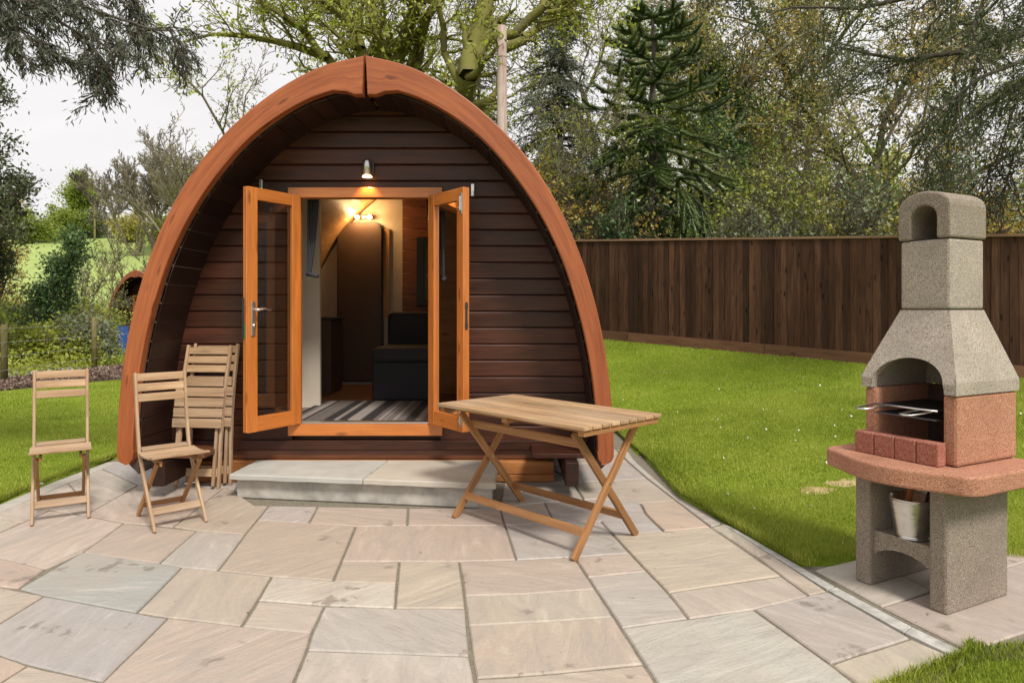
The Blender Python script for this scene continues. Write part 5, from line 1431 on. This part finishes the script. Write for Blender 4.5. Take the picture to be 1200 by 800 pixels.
# ------------------------------------------------------------------ distant second pod and blue banner
pod2 = make_pod('camping_pod', 'distant small arched camping pod, half hidden by the left side of the big pod', False)
Y2 = 23.5; pod2.location = at(174, 362, Y2); pod2.location.z = -.23; pod2.rotation_euler = (0, 0, R(-25)); pod2.scale = (.92, .92, .92)
b = MB(250); b.box((-.4, -.03, 1.3), (.8, .05, 1.9)); dr2 = b.build('door', M['frame'], pod2, .01)
b = MB(250); b.box((-.4, -.06, 1.4), (.55, .01, 1.5)); b.build('glass', M['glass'], dr2)
p = at(144, 399, 20); bn = empty('blue_banner', (p.x, 20, 0), R(20), 'small blue cloth banner with white swirls beside the distant pod', 'banner')
b = MB(251); b.box((0, 0, .45), (.30, .02, .80)); b.build('cloth', M['blue'], bn)
b = MB(252); 
for q in range(3): b.tube([(-.08+.06*math.cos(tq*.6), -.016, .25+q*.2+.06*math.sin(tq*.6)) for tq in range(9)], .008, 5)
b.build('swirl', M['offwhite'], bn)

# ------------------------------------------------------------------ grass blades, fallen petals
def scatter(n, x0, x1, y0, y1, seed):
    g = np.random.default_rng(seed); return g.uniform(x0, x1, n), g.uniform(y0, y1, n), g
def blades(name, X, Y, g, hmin, hmax, wd, label):
    n = len(X); Z = height(X, Y)+.008; hgt = g.uniform(hmin, hmax, n); a = g.uniform(0, 6.28, n); lean = g.uniform(.1, .9, n)*hgt; w = wd*g.uniform(.7, 1.3, n)
    la = a+g.normal(0, .8, n)
    P = np.stack([X, Y, Z], 1); S_ = np.stack([np.cos(a+1.57), np.sin(a+1.57), np.zeros(n)], 1)*w[:, None]; Ld = np.stack([np.cos(la), np.sin(la), np.zeros(n)], 1)
    V = np.zeros((n, 4, 3)); V[:, 0] = P-S_; V[:, 1] = P+S_; mid_ = P+Ld*lean[:, None]*.35+np.array([0, 0, 1])*hgt[:, None]*.6
    V[:, 2] = mid_+S_*.7; V[:, 3] = mid_-S_*.7
    tip = P+Ld*lean[:, None]+np.array([0, 0, 1])*hgt[:, None]
    VV = np.concatenate([V, tip[:, None]], 1).reshape(-1, 3); b0 = np.arange(n)*5
    q = np.stack([b0, b0+1, b0+2, b0+3], 1); t = np.stack([b0+3, b0+2, b0+4, b0+4], 1)
    F3 = np.concatenate([np.stack([b0, b0+1, b0+2], 1), np.stack([b0, b0+2, b0+3], 1), np.stack([b0+3, b0+2, b0+4], 1)])
    r_ = g.random(n)
    o = np_mesh(name, VV, F3, M['grass'], rnd=np.concatenate([r_, r_, r_])); return tag(o, label, 'grass', kind='stuff')
def lawn_mask(X, Y):
    right = ((X > edge_r(Y)+.008) | (Y > 9.0)) & (fence_g(X, Y) > .03) & ~((X > edge_r(Y)-.1) & (X < 2.98+.1*(Y-2.9)) & (Y > 2.70+.195*(X-1.8)) & (Y < 3.70))
    left = (X < edge_l(Y)-.008) & (X > -9.3+.0*Y) & ((Y < 11.0) | (X > -8.35+(Y-11.1)*.53))
    return right, left
gs = []
for n, x0, x1, y0, y1, hm, hx, wd, sd in ((190000, 1.0, 3.6, 1.9, 5.0, .012, .030, .0015, 1), (170000, 1.0, 6.5, 5.0, 8.5, .013, .030, .0024, 2), (150000, -3, 8.5, 8.5, 14.5, .014, .034, .0036, 3),
                                       (110000, -7, -2.0, 4.0, 8.0, .013, .028, .0024, 4), (90000, -9.3, -2.0, 8.0, 16, .014, .03, .0042, 5)):
    X, Y, g = scatter(n, x0, x1, y0, y1, sd); r_, l_ = lawn_mask(X, Y); k = r_ if x1 > 0 else l_
    k &= Y < 8.9+100*(r_ | l_)
    blades('grass', X[k], Y[k], g, hm, hx, wd, ['', 'short green grass around the barbecue pad', 'short green grass on the middle of the right lawn', 'short green grass at the foot of the timber fence', 'short green grass beside the left chairs', 'short green grass on the far left lawn'][sd])
# grass tuft edge lines
for sd, fn_, lo, hi, sg in ((11, edge_r, 2.2, 8.0, 1), (12, edge_l, 3.2, 7.0, -1)):
    g = np.random.default_rng(sd); n = 16000; Y = g.uniform(lo, hi, n); X = fn_(Y)+sg*(g.gamma(1.5, .018, n)-.004)
    k = ~((Y > 2.72) & (Y < 3.58) & (sg > 0)); X = X[k]; Y = Y[k]
    blades('edge_grass', X, Y, g, .02, .055, .002, 'longer grass growing over the '+('right' if sg > 0 else 'left')+' paving edge')
X, Y, g = scatter(2600, 1.1, 8, 2.4, 11, 21); r_, l_ = lawn_mask(X, Y); k = r_ & (g.random(len(X)) < .11); P = np.stack([X[k], Y[k], height(X[k], Y[k])+.026], 1)
V = []; 
o = leaves('fallen_petals', P, .022, M['petal'], aspect=.9, seed=5); tag(o, 'white petals scattered over the right lawn', 'petals', kind='stuff')
# bare sandy patches in the lawn near the barbecue
b = MB(260)
for i, (px, py, w_) in enumerate(((958, 576, .09), (990, 568, .10), (1015, 562, .07))):
    Yp = 4.3-.0*i; 
    for _ in range(30):
        X_ = (px-CX)/F*Yp; zz_ = hz(X_, Yp); Yp = F*(H-zz_)/(py-HY)
    g3 = random.Random(i); ring = [(X_+math.cos(q*.4488)*w_*1.5*g3.uniform(.6, 1.2), Yp+math.sin(q*.4488)*w_*g3.uniform(.6, 1.2)) for q in range(14)]
    vs = [(x, y, hz(x, y)+.014) for x, y in ring]+[(X_, Yp, hz(X_, Yp)+.026)]
    b.add(vs, [(q, (q+1) % 14, 14) for q in range(14)])
o = b.build('bare_soil', plain('dry_straw_soil', (.45, .33, .17), .95, 0, .35, 40, .6)); tag(o, kind='structure')

# ------------------------------------------------------------------ light, sky, camera
w = bpy.data.worlds.new('World'); scene.world = w; w.use_nodes = True; nt = w.node_tree
bg = nt.nodes['Background']; sky = nt.nodes.new('ShaderNodeTexSky'); sky.sky_type = 'NISHITA'; sky.sun_disc = False
SE, SR = R(50), R(115)
sky.sun_elevation = SE; sky.sun_rotation = SR; sky.dust_density = 4; sky.air_density = 1
tc = nt.nodes.new('ShaderNodeTexCoord')
n1 = noise(nt, mapping(nt, tc.outputs['Generated'], (1, 1, 3)), 1.6, 5, .55, .3)
cl = ramp(nt, n1, [(.3, (6.5, 6.35, 6.4)), (.7, (7.8, 7.6, 7.6))])
hsn = nt.nodes.new('ShaderNodeHueSaturation'); hsn.inputs['Saturation'].default_value = .25; nt.links.new(sky.outputs[0], hsn.inputs['Color'])
c = mixc(nt, .92, hsn.outputs[0], cl.outputs[0]); nt.links.new(c, bg.inputs['Color']); bg.inputs['Strength'].default_value = .1
sl = bpy.data.lights.new('sun', 'SUN'); sl.energy = 2.7; sl.angle = R(13); sl.color = (1, .95, .88)
so = bpy.data.objects.new('sun', sl); COL.objects.link(so)
az = R(-62)   # light arrives from the right, slightly from the viewer's side
dirv = Vector((math.cos(SE)*math.cos(az), math.cos(SE)*math.sin(az), math.sin(SE)))
so.rotation_euler = dirv.to_track_quat('Z', 'Y').to_euler()
sky.sun_rotation = math.atan2(dirv.x, dirv.y)
cam = bpy.data.cameras.new('camera'); co = bpy.data.objects.new('camera', cam); COL.objects.link(co)
co.location = (0, 0, H); co.rotation_euler = (R(90), 0, 0); cam.sensor_width = 36; cam.lens = 36*F/1200; cam.shift_y = -(400-HY)/1200
cam.clip_end = 2000; cam.clip_start = .05; scene.camera = co
scene.view_settings.view_transform = 'Standard'; scene.view_settings.look = 'None'; scene.view_settings.exposure = 0.42; scene.view_settings.gamma = 1
scene.view_settings.use_curve_mapping = False
scene.cycles.sample_clamp_indirect = 4; scene.cycles.max_bounces = 7; scene.cycles.diffuse_bounces = 3; scene.cycles.glossy_bounces = 3; scene.cycles.transmission_bounces = 4; scene.cycles.transparent_max_bounces = 8
